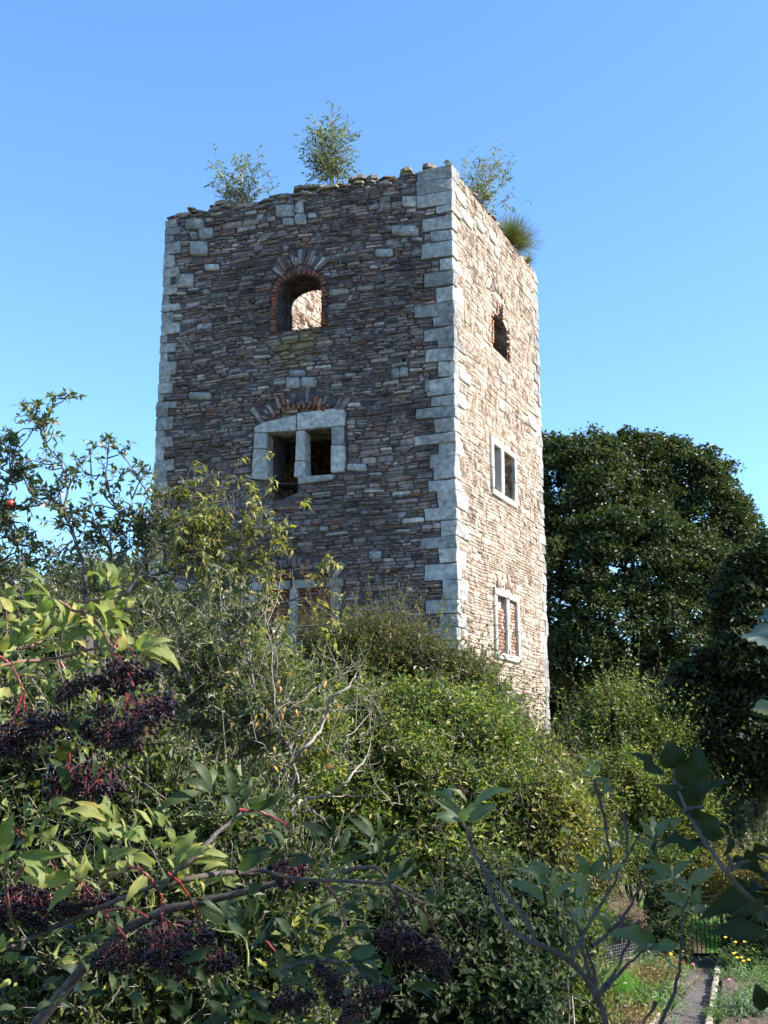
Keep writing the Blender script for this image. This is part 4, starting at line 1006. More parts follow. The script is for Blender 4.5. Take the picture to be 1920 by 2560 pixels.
# gnarled, almost bare branches
q5 = lambda *p: [(640 + x / 2.183, 1500 + y / 2.183) for x, y in p]
bare = [(q5((190, 1160), (200, 1000), (215, 870), (290, 790), (350, 700), (400, 600), (400, 540), (500, 470), (545, 400), (590, 340)), .040, .006),
        (q5((190, 1140), (260, 1090), (400, 1060), (500, 980), (600, 860), (640, 720), (685, 590)), .030, .004),
        (q5((230, 1050), (300, 1010), (430, 900), (490, 770), (560, 690), (640, 580), (720, 450)), .014, .004),
        (q5((400, 1072), (500, 1070), (600, 1070), (700, 1095), (800, 1115)), .008, .003),
        (q5((215, 870), (180, 780), (130, 700), (110, 560), (90, 300), (50, 100)), .016, .004),
        (q5((200, 980), (140, 900), (60, 820), (0, 760)), .012, .004),
        (q5((400, 545), (330, 480), (300, 500), (180, 590), (0, 610)), .010, .003),
        (q5((405, 605), (440, 605), (480, 595)), .006, .002), (q5((460, 860), (400, 840), (390, 800)), .007, .003),
        (q5((560, 780), (600, 750), (640, 700)), .006, .002), (q5((500, 980), (530, 930), (540, 880)), .006, .002),
        (q5((290, 790), (240, 740), (200, 700)), .008, .003), (q5((500, 470), (470, 430), (460, 380)), .005, .002),
        (q5((190, 1160), (230, 1180), (300, 1150), (380, 1200)), .03, .012)]
tb = thing('bare_tree', 'gnarled nearly leafless tree with pale grey branches in front of the green bush', 'tree', (-.8, 9.4, float(gz(-.8, 9.4))))
st = Acc()
for pts, ra, rb in bare:
    L = limb(st, [P(x, y, 9.2 + .25 * math.sin(i * 1.7)) for i, (x, y) in enumerate(pts)], ra * .45, rb * .6, 8, .009)
    for k in range(4):
        p = L[rng.integers(len(L) // 2, len(L))]; e = p + rng.normal(0, .12, 3) + [0, 0, .08]; limb(st, [p, (p + e) / 2 + rng.normal(0, .02, 3), e], .003, .0015, 4)
hb_ = P(727, 2031, 9.2); limb(st, [(-.8, 9.4, float(gz(-.8, 9.4)) - .1), (hb_[0] - .1, 9.3, hb_[2] - 1.2), hb_], .05, .022, 9, .01)
obj('trunk', st.mesh('trunk', M_barkgrey, True), tb)
# scattered autumn-orange leaves on it
p = np.array([P(rng.uniform(640, 860), rng.uniform(1650, 1950), 9.1 + rng.uniform(-.3, .5)) for _ in range(26)])
obj('leaf', Acc().add(*leaves5(p, nrm(rng.normal(0, .4, (26, 3)) + [0, 0, -1]), nrm(rng.normal(0, .5, (26, 3)) + [0, -1, .3]), np.full(26, .07), np.full(26, .024))).mesh('leaf', M_orange), tb, kind='stuff')

lobe_shrub('shrub', 'small yellow-leaved shrub low on the right slope of the green thicket', 'shrub', [(1390, 2040, 14.2, 50, 1.0), (1360, 2120, 14, 55, 1.0), (1425, 2110, 14.4, 45, 1.0)], 500, M_plum, (.08, .04), (.2, .45), 7, up=.4, trunk_r=.02, inner=.1)
dt = thing('dead_branch', 'bare dead twigs sticking out of the top of the green thicket', 'branch', (.1, 15.0, float(gz(.1, 15)))); st = Acc()
for k in range(11):
    x, y = rng.uniform(780, 1300), rng.uniform(1700, 2120); y = max(y, 1700 + (x - 1000) * .45); a = P(x, y, 13.6 + .4 * rng.random()); e = a + np.array([rng.normal(0, .35), -.1, rng.uniform(.15, .6)])
    L = limb(st, [a + [0, .5, -.5], a, (a + e) / 2 + rng.normal(0, .07, 3), e], .006, .0015, 5, .005)
    for _ in range(3): q = L[rng.integers(len(L) // 2, len(L))]; st.add(*tubes(np.array([q, q + rng.normal(0, .12, 3) + [0, 0, .06]]), np.array([.003, .0015]), 3))
limb(st, [(.1, 15.0, 0), (.1, 14.6, 2.5), (.2, 14.2, 4.4)], .06, .02, 7, .02)
obj('twig', st.mesh('twig', M_barkgrey, True), dt, kind='stuff')
# dark berry clusters in the middle elder
M_berryfar = plain_mat('dark_elderberry', (.020, .004, .010), (.05, .012, .02), 30, .35, 0, spec=.5)
for (x, y) in ((982, 1870), (1046, 1877), (1070, 1943), (1088, 1935), (1134, 1950), (1160, 1975), (1095, 2068), (1060, 2062), (1148, 2050), (1080, 2010), (1210, 1990), (1220, 2085), (1270, 2170), (1180, 2130), (1320, 2060), (1098, 2160)):
    c = P(x, y, 14.0); d = nrm(c - [0, 0, CZ]); bm = bmesh.new()
    best = min(LBE, key=lambda q: np.linalg.norm((c - q[0]) / q[1])); c = best[0] + nrm((c - best[0]) * [1, 1, 1] - d * 3) * best[1] * 1.05
    o = np.array(P(x, y, float(c[1]) - .05))
    for k in range(26):
        q = o + rng.normal(0, .035, 3) * [1.2, 1, .8]; bmesh.ops.create_icosphere(bm, subdivisions=1, radius=.011, matrix=Matrix.Translation(Vector(q)))
    bm_obj('berry_cluster', bm, M_berryfar, tE)['kind'] = 'stuff'

# ------------------------------------------------------------------ plants on the wall head
M_top = leaf_mat('wallhead_leaf', [(0, (.045, .07, .02)), (.6, (.085, .11, .035)), (1, (.17, .16, .07))], .4)
M_twigpale = plain_mat('pale_twig', (.26, .21, .18), (.38, .32, .28), 30, .9, .2)
def head_shrub(label, base, nst, h, w_, n, fan=.6, stem0=0.0, leaf=(.085, .022), lean=(0, 0), fmin=.42):
    t = thing('wall_shrub', label, 'shrub', base, 'shrubs growing on the broken wall head'); st = Acc(); B, D = [], []
    b0 = np.array(base, float)
    for k in range(nst):
        ang = rng.uniform(0, 6.28); sp = rng.uniform(.1, 1) * w_ * .5; tip = b0 + [math.cos(ang) * sp + lean[0], math.sin(ang) * sp * .7 + lean[1], h * rng.uniform(.6, 1.0) * (1 - .25 * (sp / (w_ * .5)) ** 2)]
        s0 = b0 + rng.normal(0, .06 * fan, 3) * [1, 1, 0]
        mid = s0 * .5 + tip * .5 + rng.normal(0, .05, 3) + [0, 0, stem0]; L = limb(st, [s0, s0 * .8 + mid * .2, mid, tip], .012, .003, 5, .008)
        for _ in range(n):
            f = rng.uniform(fmin, 1); p = L[min(int(f * len(L)), len(L) - 1)]; B.append(p); D.append(nrm(L[-1] - L[0] + rng.normal(0, .9, 3) * h * .8))
    B, D = np.array(B), np.array(D); g, tw = shoot_leaves(B, D, rng.uniform(.12, .34, len(B)) * h / 1.2, 6, *leaf, 35, .25, .3, fine=True, lsd=.35)
    obj('foliage', Acc().add(*g).mesh('foliage', M_top), t)
    st.add(*tubes(tw, np.tile([.004, .003, .0015], (len(tw), 1)), 3)); obj('stem', st.mesh('stem', M_twigpale, True), t)
def head(x, face, back): 
    q = face.px(x, 450 if face is FL else 500); return face.w(np.array([q[0], ZT - .12]), np.array(back))
head_shrub('loose willowy shrub on the left part of the wall head', head(585, FL, -.4), 26, 1.6, 1.9, 11, leaf=(.10, .032))
head_shrub('tallest tree-like seedling in the middle of the wall head', head(810, FL, -.4), 12, 2.4, 1.45, 34, fan=.12, stem0=-.25, leaf=(.11, .036), fmin=.6)
head_shrub('wide straggly shrub behind the near top corner of the tower', FR.w(np.array([2.7, ZT - .1]), np.array(-.35)), 26, 1.8, 2.3, 12, leaf=(.10, .03), lean=(.35, 0))
M_hay = leaf_mat('dry_grass', [(0, (.16, .18, .06)), (1, (.32, .30, .14))], .35)
def tuft(label, base, h, n, name='grass_tuft', mat=None, sp=.6, cat='grass'):
    base = np.array(base, float); d = nrm(rng.normal(0, sp, (n, 3)) + [0, 0, 1.0]); d[:, 2] = np.abs(d[:, 2])
    l = h * rng.uniform(.5, 1.1, n)[:, None]; s0 = base + rng.normal(0, .05, (n, 3)) * [1, 1, .1]
    d[:, 2] *= rng.uniform(.4, 1.0, n); d = nrm(d); t = np.stack([s0, s0 + d * l * .55, s0 + d * l + np.array([0, 0, -.25]) * l * (1 - d[:, 2:3])], 1)
    o = obj(name, Acc().add(*tubes(t, np.tile([.004, .003, .001], (n, 1)), 3)).mesh(name, mat or M_hay)); tag(o, label, cat); return o
tuft('round dry grass tuft on the sloping right wall head', FR.w(np.array([4.95, ZT - .1]), np.array(-.2)), 1.05, 2600)
tuft('small grass tuft at the far right top corner of the tower', FR.w(np.array([6.1, ZT - .1]), np.array(-.1)), .38, 300)
#FOREGROUND
# ------------------------------------------------------------------ garden with path and gate
def sheet(name, pts, z, mat, nsub=1, kind='structure'):
    V = [(x, y, z) for x, y in pts]; return obj(name, mesh_np(name, V, [np.array([list(range(len(V)))])], mat), kind=kind)
g = lambda x, y, z=0.0: onZ(x, y, z)[:2]
M_path = plain_mat('worn_asphalt_path', (.06, .052, .052), (.115, .10, .098), 3.5, .9, .7, .01)
M_bed = plain_mat('crumbly_soil', (.075, .055, .042), (.19, .145, .11), 7, .95, 1.0, .05)
M_lawn = plain_mat('lawn_turf', (.055, .13, .018), (.10, .20, .03), 5, .9, .6, .03)
M_edge = stone_mat('edging_stone', [(0, (.24, .20, .16)), (1, (.40, .35, .28))], bumps=.8)
pa, pb, pc, pd = g(1716, 2424), g(1790, 2424), g(1768, 2560), g(1640, 2560)
dirL = nrm(pd - pa); dirR = nrm(pc - pb)
pe, pf = pb + dirR * 22, pa + dirL * 22
obj('path', mesh_np('path', [(*pa, .012), (*pb, .012), (*pe, .012), (*pf, .012)], [np.array([(0, 3, 2, 1)])], M_path), kind='structure')
bedR = np.array([pb + [.16, 0], pb + [6, 0], pe + [8, 0], pe + [.16, 0]])
def patch(name, quad, z0, amp, mat, n=60, kind='structure'):
    u, v = np.meshgrid(np.linspace(0, 1, n), np.linspace(0, 1, n)); q = np.asarray(quad, float)
    xy = (q[0] * (1 - u)[..., None] + q[1] * u[..., None]) * (1 - v)[..., None] + (q[3] * (1 - u)[..., None] + q[2] * u[..., None]) * v[..., None]
    z = z0 + amp * rng.random(u.shape) + amp * 1.5 * np.sin(xy[..., 0] * 2.1) * np.cos(xy[..., 1] * 1.7)
    edge = (u == 0) | (u == 1) | (v == 0) | (v == 1); z = np.where(edge, -.1, z)
    V = np.dstack([xy, z]).reshape(-1, 3); i = (np.arange(n - 1)[:, None] * n + np.arange(n - 1)[None]).ravel()
    return obj(name, mesh_np(name, V, [np.stack([i, i + 1, i + n + 1, i + n], 1)], mat, True), kind=kind)
patch('soil_bed', bedR, .09, .05, M_bed, 110)
patch('soil_bed', [pa - [3.2, 0], pa - [.10, 0], pf - [.10, 0], pf - [5.0, 0]], .07, .05, M_bed, 90)
edg = thing('path_edging', 'low row of pale stones edging the right side of the garden path', 'edging', (*pb, 0))
edl = thing('path_edging', 'pale stone kerb along the left side of the garden path', 'edging', (*pa, 0))
for e, o_, dr, side in ((edg, pb, dirR, 1), (edl, pa, dirL, -1)):
    s = .1
    while s < 14:
        l = rng.uniform(.16, .3) if side > 0 else rng.uniform(.5, .8); n_ = np.array([-dr[1], dr[0]]) * side; n_ = n_ if n_[0] * side > 0 else -n_
        a = o_ + dr * s + n_ * .0; b = a + dr * (l - .015); c = b + n_ * rng.uniform(.09, .14); d = a + n_ * rng.uniform(.09, .14)
        bm_obj('stone', block3([a, b, c, d], -.05, rng.uniform(.12, .2) if side > 0 else .09, .02, .012), M_edge, e, False); s += l

# iron gate
M_iron = plain_mat('dark_painted_iron', (.008, .008, .010), (.018, .017, .018), 20, .75, .1, .002, spec=.15)
M_post = plain_mat('weathered_post', (.05, .045, .04), (.10, .09, .08), 12, .9, .4)
g0, g1 = g(1704, 2406), g(1808, 2404); gd = nrm(g1 - g0); gn = np.array([gd[1], -gd[0]]); gw = np.linalg.norm(g1 - g0)
gt = thing('iron_gate', 'black iron garden gate with upright bars at the end of the path', 'gate', (*((g0 + g1) / 2), 0))
gY = float((g0[1] + g1[1]) / 2)
def zy(y): return P(1755, y, gY)[2]
def bar(name, u0, z0, u1, z1, wd, parent, mat=M_iron, dp=None):
    a = g0 + gd * u0; b = g0 + gd * u1; dp = dp or wd
    if abs(u1 - u0) < 1e-6: a = g0 + gd * (u0 - wd / 2); b = g0 + gd * (u0 + wd / 2)
    bm = block3([a - gn * dp / 2, b - gn * dp / 2, b + gn * dp / 2, a + gn * dp / 2], z0, z1, .003, .0005)
    return bm_obj(name, bm, mat, parent, False)
zb_, zt_g = zy(2392), zy(2283)
bar('rail', .05, zb_, gw - .05, zb_ + .085, 1, gt, dp=.05); bar('rail', .05, zt_g, gw - .05, zt_g + .075, 1, gt, dp=.05)
for k in range(9): bar('bar', .09 + (gw - .18) * k / 8, zb_ + .086, .09 + (gw - .18) * k / 8, zt_g - .002, .024, gt)
for yy, wz in ((2266, .03), (2255, .02), (2243, .035)): bar('rail', .02, zy(yy), gw - .02, zy(yy) + wz, 1, gt, dp=.03)
bar('post', -.03, -.05, -.03, zy(2236), .07, gt); bar('post', gw + .03, -.05, gw + .03, zy(2236), .07, gt)
bar('latch', gw - .16, zy(2335), gw - .02, zy(2335) + .05, 1, gt, dp=.07)
so = thing('step', 'low stone step under the iron gate, the gate shadow put into its dark colour', 'step', (*((g0 + g1) / 2), 0))
bm_obj('step', block3([g0 + gn * .05 - gd * .05, g1 + gn * .05 + gd * .05, g1 + gn * .42 + gd * .05, g0 + gn * .42 - gd * .05], -.05, .13, .02, .004), plain_mat('shadow_dark_step', (.07, .06, .055), (.13, .115, .10), 6), so, False)  # shadow under the gate is put into the dark step colour
# lawn beyond the gate
lw = np.array([g0 - gd * 3 - gn * .3, g1 + gd * 5 - gn * .3, g1 + gd * 9 - gn * 14, g0 - gd * 6 - gn * 14])
obj('lawn', mesh_np('lawn', [(*p, .02) for p in lw], [np.array([(0, 1, 2, 3)])], M_lawn), kind='structure')
def blades(name, label, region, n, h, mat, lean=.5, r=.004, kindc='grass', zoff=0.0):
    q = np.asarray(region, float); u, v = rng.random((2, n, 1)); xy = (q[0] * (1 - u) + q[1] * u) * (1 - v) + (q[3] * (1 - u) + q[2] * u) * v
    b = np.concatenate([xy, np.full((n, 1), zoff)], 1); d = nrm(rng.normal(0, lean, (n, 3)) + [0, 0, 1]); d[:, 2] = np.abs(d[:, 2]); l = h * rng.uniform(.4, 1.2, n)
    V, Pp = leaves2(b, d, nrm(rng.normal(size=(n, 3)) * [1, 1, .2] + [0, -.5, 0]), l, np.full(n, r * 2.2))
    o = obj(name, Acc().add(V, Pp).mesh(name, mat), kind='stuff'); tag(o, label, kindc, kind='stuff'); return o
M_grass = leaf_mat('grass_blade', [(0, (.06, .15, .02)), (1, (.15, .26, .05))], .45)
blades('grass', 'short bright green grass on the lawn behind the gate', lw.tolist(), 60000, .11, M_grass, .6, .006)
M_straw = leaf_mat('dry_stalk', [(0, (.16, .115, .085)), (.6, (.27, .20, .15)), (1, (.38, .31, .22))], .2)

# slope of dry stalks left of the gate
mc = g(1590, 2390); mm = 46; u, v = np.meshgrid(np.linspace(-1, 1, mm), np.linspace(-1, 1, mm))
mx, my = mc[0] - .6 + u * 2.4, mc[1] + 1.0 + v * 2.2; mz = 1.75 * np.exp(-((u + .15) ** 2) * 2.2 - (v ** 2) * 1.6) - .12 + .08 * rng.random(u.shape)
Vm = np.dstack([mx, my, mz]).reshape(-1, 3); i = (np.arange(mm - 1)[:, None] * mm + np.arange(mm - 1)[None]).ravel()
obj('bank', mesh_np('bank', Vm, [np.stack([i, i + 1, i + mm + 1, i + mm], 1)], plain_mat('dry_bank', (.12, .09, .065), (.22, .165, .125), 6, .95, .8, .04), True), kind='structure')
n = 15000; k = rng.integers(0, len(Vm), n); b = Vm[k] + rng.normal(0, .04, (n, 3)); b = b[b[:, 2] > .02]; n = len(b)
d = nrm(np.array([.8, -.35, .05]) + rng.normal(0, .5, (n, 3))); Lx = rng.uniform(.15, .45, n)[:, None]
t3 = np.stack([b, b + d * Lx * .5 + [0, 0, .05], b + d * Lx], 1)
o = obj('dry_stalks', Acc().add(*tubes(t3, np.tile([.005, .004, .002], (n, 1)), 3)).mesh('dry_stalks', M_straw), kind='stuff'); tag(o, 'flattened brown dry stalks on the bank left of the gate', 'dry grass', kind='stuff')

# small garden plants
M_gp = leaf_mat('garden_leaf', [(0, (.05, .11, .03)), (.5, (.09, .16, .05)), (1, (.20, .25, .08))], .4)
M_gp2 = leaf_mat('garden_grey_leaf', [(0, (.08, .14, .07)), (1, (.18, .24, .14))], .4)
M_brown = leaf_mat('wilting_leaf', [(0, (.10, .07, .035)), (.6, (.20, .14, .06)), (1, (.30, .22, .08))], .35)
def petal_mat(name, a, b): return leaf_mat(name, [(0, a), (1, b)], .4)
M_pink = petal_mat('pink_petal', (.55, .12, .30), (.75, .30, .50)); M_yel = petal_mat('yellow_petal', (.70, .42, .03), (.80, .60, .08)); M_white = petal_mat('white_petal', (.6, .6, .55), (.7, .7, .66)); M_red = petal_mat('red_petal', (.50, .03, .04), (.60, .08, .06))
def herb(label, x, y, h, wd, mat, n=90, leaf=(.09, .03), nl=6, flowers=None, nf=0, name='garden_plant', spread=60, cat='plant', fine=True):
    gx, gy = g(x, y); t = thing(name, label, cat, (gx, gy, .0)); b0 = np.array([gx, gy, .06])
    B = b0 + rng.normal(0, wd * .28, (n, 3)) * [1, 1, 0]; D = nrm((B - b0) * [1.2, 1.2, 0] / max(wd, .1) + rng.normal(0, .22, (n, 3)) + [0, 0, 1]); Ls = h * rng.uniform(.45, 1.05, n)
    gg, tw = shoot_leaves(B, D, Ls, nl, leaf[0], leaf[1], spread, .1, .3, fine=fine, lsd=.35)
    obj('foliage', Acc().add(*gg).mesh('foliage', mat), t)
    obj('stem', Acc().add(*tubes(tw, np.tile([.006, .004, .002], (n, 1)), 3)).mesh('stem', mat), t)
    if flowers:
        idx = rng.permutation(n)[:nf]; tips = B[idx] + D[idx] * (Ls[idx] * 1.08)[:, None]
        a = rng.uniform(0, 6.28, (nf, 1)) + np.arange(7)[None] * .9; rad = np.stack([np.cos(a), np.sin(a) * .8 - .2, np.sin(a) * .35], -1)
        p = np.repeat(tips[:, None], 7, 1).reshape(-1, 3); M = len(p)
        obj('blossom', Acc().add(*leaves5(p, nrm(rad.reshape(-1, 3)), np.tile([0, -.5, .85], (M, 1)), np.full(M, .05), np.full(M, .035), .1)).mesh('blossom', flowers), t, kind='stuff')
    return t
herb('pink flowering plant in the bed left of the path', 1650, 2452, .55, 1.0, M_gp, 120, flowers=M_pink, nf=9)
herb('red flowering plant beside the pink one, next to the path', 1690, 2448, .4, .5, M_gp, 60, flowers=M_red, nf=5)
herb('brownish bushy plant at the left of the pink flowers', 1590, 2470, .7, 1.5, M_brown, 170)
herb('feathery bright green plant in the left bed', 1552, 2500, .85, .6, leaf_mat('feathery_leaf', [(0, (.10, .24, .03)), (1, (.16, .34, .06))], .45), 160, (.05, .008), 12)
herb('yellow-speckled plant left of the gate step', 1655, 2420, .5, .8, M_brown, 90, flowers=M_yel, nf=6)
herb('broad-leaved plant in the foreground of the left bed', 1610, 2545, .55, .5, M_gp, 26, (.26, .05), 6, spread=50)
herb('wilted brown plant at the bottom of the left bed', 1570, 2570, .45, 1.3, M_brown, 150)
herb('olive low plant at the kerb of the path', 1655, 2500, .4, .8, M_gp, 110)
herb('green low plant between kerb and broad-leaved plant', 1640, 2530, .4, .7, M_gp, 90)
herb('ferny green plant in the left bed behind the pink flowers', 1620, 2432, .5, 1.0, M_gp2, 120)
herb('round grey-green plant beside the gate on the right', 1848, 2432, .6, .6, M_gp2, 170, (.08, .02), 9)
herb('tall grey-green plant behind the round one right of the gate', 1892, 2405, 1.0, .7, M_gp2, 150, (.10, .03), 9)
herb('yellow flowering plant at the right edge of the garden', 1905, 2440, .8, 1.0, M_gp, 140, flowers=M_yel, nf=20)
herb('low sprawling plant on the soil right of the path', 1852, 2462, .35, .9, M_gp2, 120)
herb('white-flowered plant right of the round grey-green plant', 1900, 2432, .5, .7, M_gp, 90, flowers=M_white, nf=6)
herb('green clump at the bottom right of the soil bed', 1862, 2545, .6, .7, M_gp2, 120, (.11, .03), 8)
herb('tiny seedling tuft on the bare soil by the edging stones', 1798, 2525, .2, .25, M_gp, 26, (.06, .02), 5)
herb('small tuft at the bottom of the soil bed beside the edging', 1795, 2560, .3, .4, M_gp, 50, (.07, .02), 6)
herb('leafy plant with one pink flower at the bottom right corner', 1925, 2510, .7, 1.0, M_gp, 130, flowers=M_pink, nf=2)
herb('yellow-green plant on the far right of the bed', 1935, 2470, .6, .9, M_gp, 110, flowers=M_yel, nf=7)
# rough ground cover between plants
blades('ground_cover', 'tangled low weeds and dry grass covering the left bed', [pa - [3.0, 0], pa - [.35, 0], pf * .45 + pa * .55 - [.35, 0], pf * .45 + pa * .55 - [4, 0]], 24000, .22, M_brown, .9, .006, 'weeds', .08)
blades('ground_cover', 'low green weeds scattered on the right soil bed', [bedR[0] + [1.3, 0], bedR[1], bedR[2] * .4 + bedR[1] * .6, bedR[3] * .4 + bedR[0] * .6 + [1.0, 0]], 9000, .16, M_gp, .9, .008, 'weeds', .1)
# hedge beside the gate, greenery behind and around
lobe_shrub('hedge', 'dark leafy hedge immediately left of the iron gate', 'hedge', [(1672, 2290, 31.5, 36, 1.0), (1668, 2350, 31, 36, 1.0), (1660, 2250, 32, 30, 1.0), (1685, 2395, 31, 22, 1.0)], 900, M_ivy, (.10, .06), (.2, .4), 7, up=.3, trunk_r=.03)
lobe_shrub('hedge', 'dark shaded hedge right of the iron gate', 'hedge', [(1868, 2330, 31.2, 42, .9), (1850, 2385, 31, 28, .9), (1925, 2320, 31, 55, .9), (1910, 2385, 30, 40, .8)], 1500, M_ivy, (.09, .045), (.2, .4), 7, up=.3, trunk_r=.03)
lobe_shrub('shrub', 'yellow-tinged shrub behind and above the gate', 'shrub', [(1750, 2215, 36, 60, .8), (1850, 2210, 35, 80, .8), (1680, 2215, 36, 60, .8), (1930, 2215, 34, 70, .8)], 1500, leaf_mat('yellowing_leaf', [(0, (.10, .11, .03)), (.7, (.20, .17, .05)), (1, (.36, .26, .06))], .4), (.10, .04), (.3, .6), 8, up=.5, trunk_r=.03)
lobe_shrub('hedge', 'dark bush above the dry bank', 'shrub', [(1560, 2150, 34, 80, .7), (1640, 2165, 34, 55, .8), (1480, 2180, 33, 70, .8)], 1300, M_green, (.09, .045), (.2, .5), 7, up=.4, trunk_r=.04)
lobe_shrub('shrub', 'light green bush between the elder and the dry bank', 'shrub', [(1425, 2290, 20, 60, 1.0), (1390, 2400, 18, 80, .9), (1410, 2510, 15, 75, .8)], 1500, M_green, (.085, .04), (.2, .45), 8, up=.4, trunk_r=.03)
# wire mesh fence with grey posts
wf = thing('wire_fence', 'low wire mesh fence with thin dark posts across the left bed', 'fence', (*g(1540, 2480), 0))
f0, f1 = g(1470, 2475), g(1600, 2440)
for k in range(4):
    p = f0 + (f1 - f0) * k / 3; limb(a_ := Acc(), [(*p, -.05), (*p, .5), (*p, 1.0)], .02, .02, 6); obj('post', a_.mesh('post', M_post), wf)
wa = Acc()
for k in range(26):
    p = f0 + (f1 - f0) * k / 25; wa.add(*tubes(np.array([(*p, .05), (*p, .85)]), np.array([.0022, .0022]), 3))
for k in range(12): z = .06 + k * .07; wa.add(*tubes(np.array([(*f0, z), (*f1, z)]), np.array([.0022, .0022]), 3))
obj('wire', wa.mesh('wire', plain_mat('galvanised_wire', (.25, .25, .25), (.4, .4, .4), 20, .5, 0)), wf)
tp = Acc(); pq = g(1648, 2330); limb(tp, [(*pq, 0), (*pq, 1.1), (*pq, 1.75)], .05, .05, 8)
tag(obj('post', tp.mesh('post', M_post)), 'weathered grey post standing at the left end of the hedge by the gate', 'post')
for (x, y, c_) in ((1438, 2560, 'thin pale stake leaning in the undergrowth at the bottom'), (1398, 2560, 'short yellowish cane left of the pale stake')):
    a = P(x, y + 60, 12); b = P(x - 8 if c_[0] == 't' else x + 12, 2490 if c_[0] == 't' else 2520, 12.1); s_ = Acc(); limb(s_, [a - [0, 0, 1.6], a, b], .012, .009, 6)
    tag(obj('stake', s_.mesh('stake', M_twigpale)), c_, 'stake')

# ------------------------------------------------------------------ foreground elder
def leaf_mesh(name, mat, wid=.4, curl=.9, fold=.35, wave=.0, twist=0.0, serr=.05, nv=9, broad=.42):
    vs = np.linspace(0, 1, nv + 1); us = np.array([-1, -.55, 0, .55, 1]); V, UV = [], []
    y = z = 0.0; dy = 1 / nv; prev = 0
    for i, v in enumerate(vs):
        ang = curl * v ** 1.3
        if i: y += dy * math.cos((ang + prev) / 2); z -= dy * math.sin((ang + prev) / 2)
        prev = ang; t = v ** (math.log(.5) / math.log(broad)); hw_ = .5 * wid * math.sin(math.pi * min(max(t, 0), 1)) ** .92 * (1 - .3 * v ** 2.5) + (.012 if i == 0 else 0)
        if 0 < i < nv: hw_ *= 1 + (serr if i % 2 else -serr)
        if i == nv: hw_ = .001
        for u in us:
            lift = abs(u) * hw_ * fold - (abs(u) ** 2) * hw_ * .15; wv = wave * hw_ * abs(u) * math.sin(v * 11 + (u > 0) * 1.5)
            tw = twist * v; x_ = u * hw_; zz = lift + wv
            V.append((x_ * math.cos(tw) - zz * math.sin(tw), y, z + x_ * math.sin(tw) + zz * math.cos(tw))); UV.append((u * .5 + .5, v))
    V = np.array(V); chord = np.linalg.norm(V[-3]); q = []
    ax = V[-3] / chord                                        # rotate so that the chord lies along +Y
    a = math.atan2(ax[2], ax[1]); c, s = math.cos(-a), math.sin(-a); yy, zz = V[:, 1] * c - V[:, 2] * s, V[:, 1] * s + V[:, 2] * c
    V = np.stack([V[:, 0], yy, zz], 1) / chord
    for i in range(nv):
        for j in range(4): q.append((i * 5 + j, i * 5 + j + 1, i * 5 + j + 6, i * 5 + j + 5))
    return mesh_np(name, V, [np.array(q)], mat, True, uv=np.array(UV))
M_el = leaf_mat('elder_leaf_lit', [(0, (.08, .11, .028)), (.45, (.125, .155, .042)), (.8, (.18, .20, .06)), (1, (.25, .22, .06))], .30, .55, .3, back=1.7, veins=True, patch=.2)  # lit copy of the elder leaf, sunlight put into its brighter colour
M_eld = leaf_mat('elder_leaf_shaded', [(0, (.015, .030, .012)), (.6, (.026, .046, .016)), (1, (.048, .070, .022))], .25, .5, .25, back=1.6, veins=True, patch=.2)  # shaded copy of the elder leaf, shade put into its darker colour
M_sap = leaf_mat('young_elder_leaf', [(0, (.06, .095, .045)), (.6, (.09, .125, .06)), (1, (.15, .165, .09))], .3, .5, .4, back=1.3, veins=True, patch=.1)
M_dk = leaf_mat('shade_dark_apple_leaf', [(0, (.012, .022, .007)), (1, (.022, .034, .010))], .2, .6, .2, back=1.2, veins=True, patch=.1)  # apple leaf darkened, the shade on the shoot is in its colour
def variants(mat, n=7, w0=.36, w1=.50, broad=.44, **k):
    return [leaf_mesh('leaf', mat, rng.uniform(w0, w1), rng.uniform(.6, 2.0), rng.uniform(.15, .8), rng.uniform(0, .45), rng.normal(0, .4), broad=broad + rng.normal(0, .02), **k) for _ in range(n)]
V_el, V_eld, V_sap, V_dk = variants(M_el, 10, w0=.29, w1=.40), variants(M_eld, 8, w0=.29, w1=.40), variants(M_sap, w0=.30, w1=.40, serr=.015), variants(M_dk, 5, .62, .8, .42, serr=.02)
M_redstem = plain_mat('red_elder_stalk', (.12, .012, .014), (.22, .035, .03), 60, .4, .1, .001, spec=.5)
M_brstem = plain_mat('brown_elder_twig', (.10, .05, .03), (.19, .11, .07), 60, .6, .3, .002)
M_gystem = plain_mat('grey_elder_twig', (.035, .028, .028), (.10, .082, .075), 90, .7, .4, .003)
M_grstem = plain_mat('green_leaf_stalk', (.13, .17, .05), (.22, .24, .09), 60, .5, .1, .001)

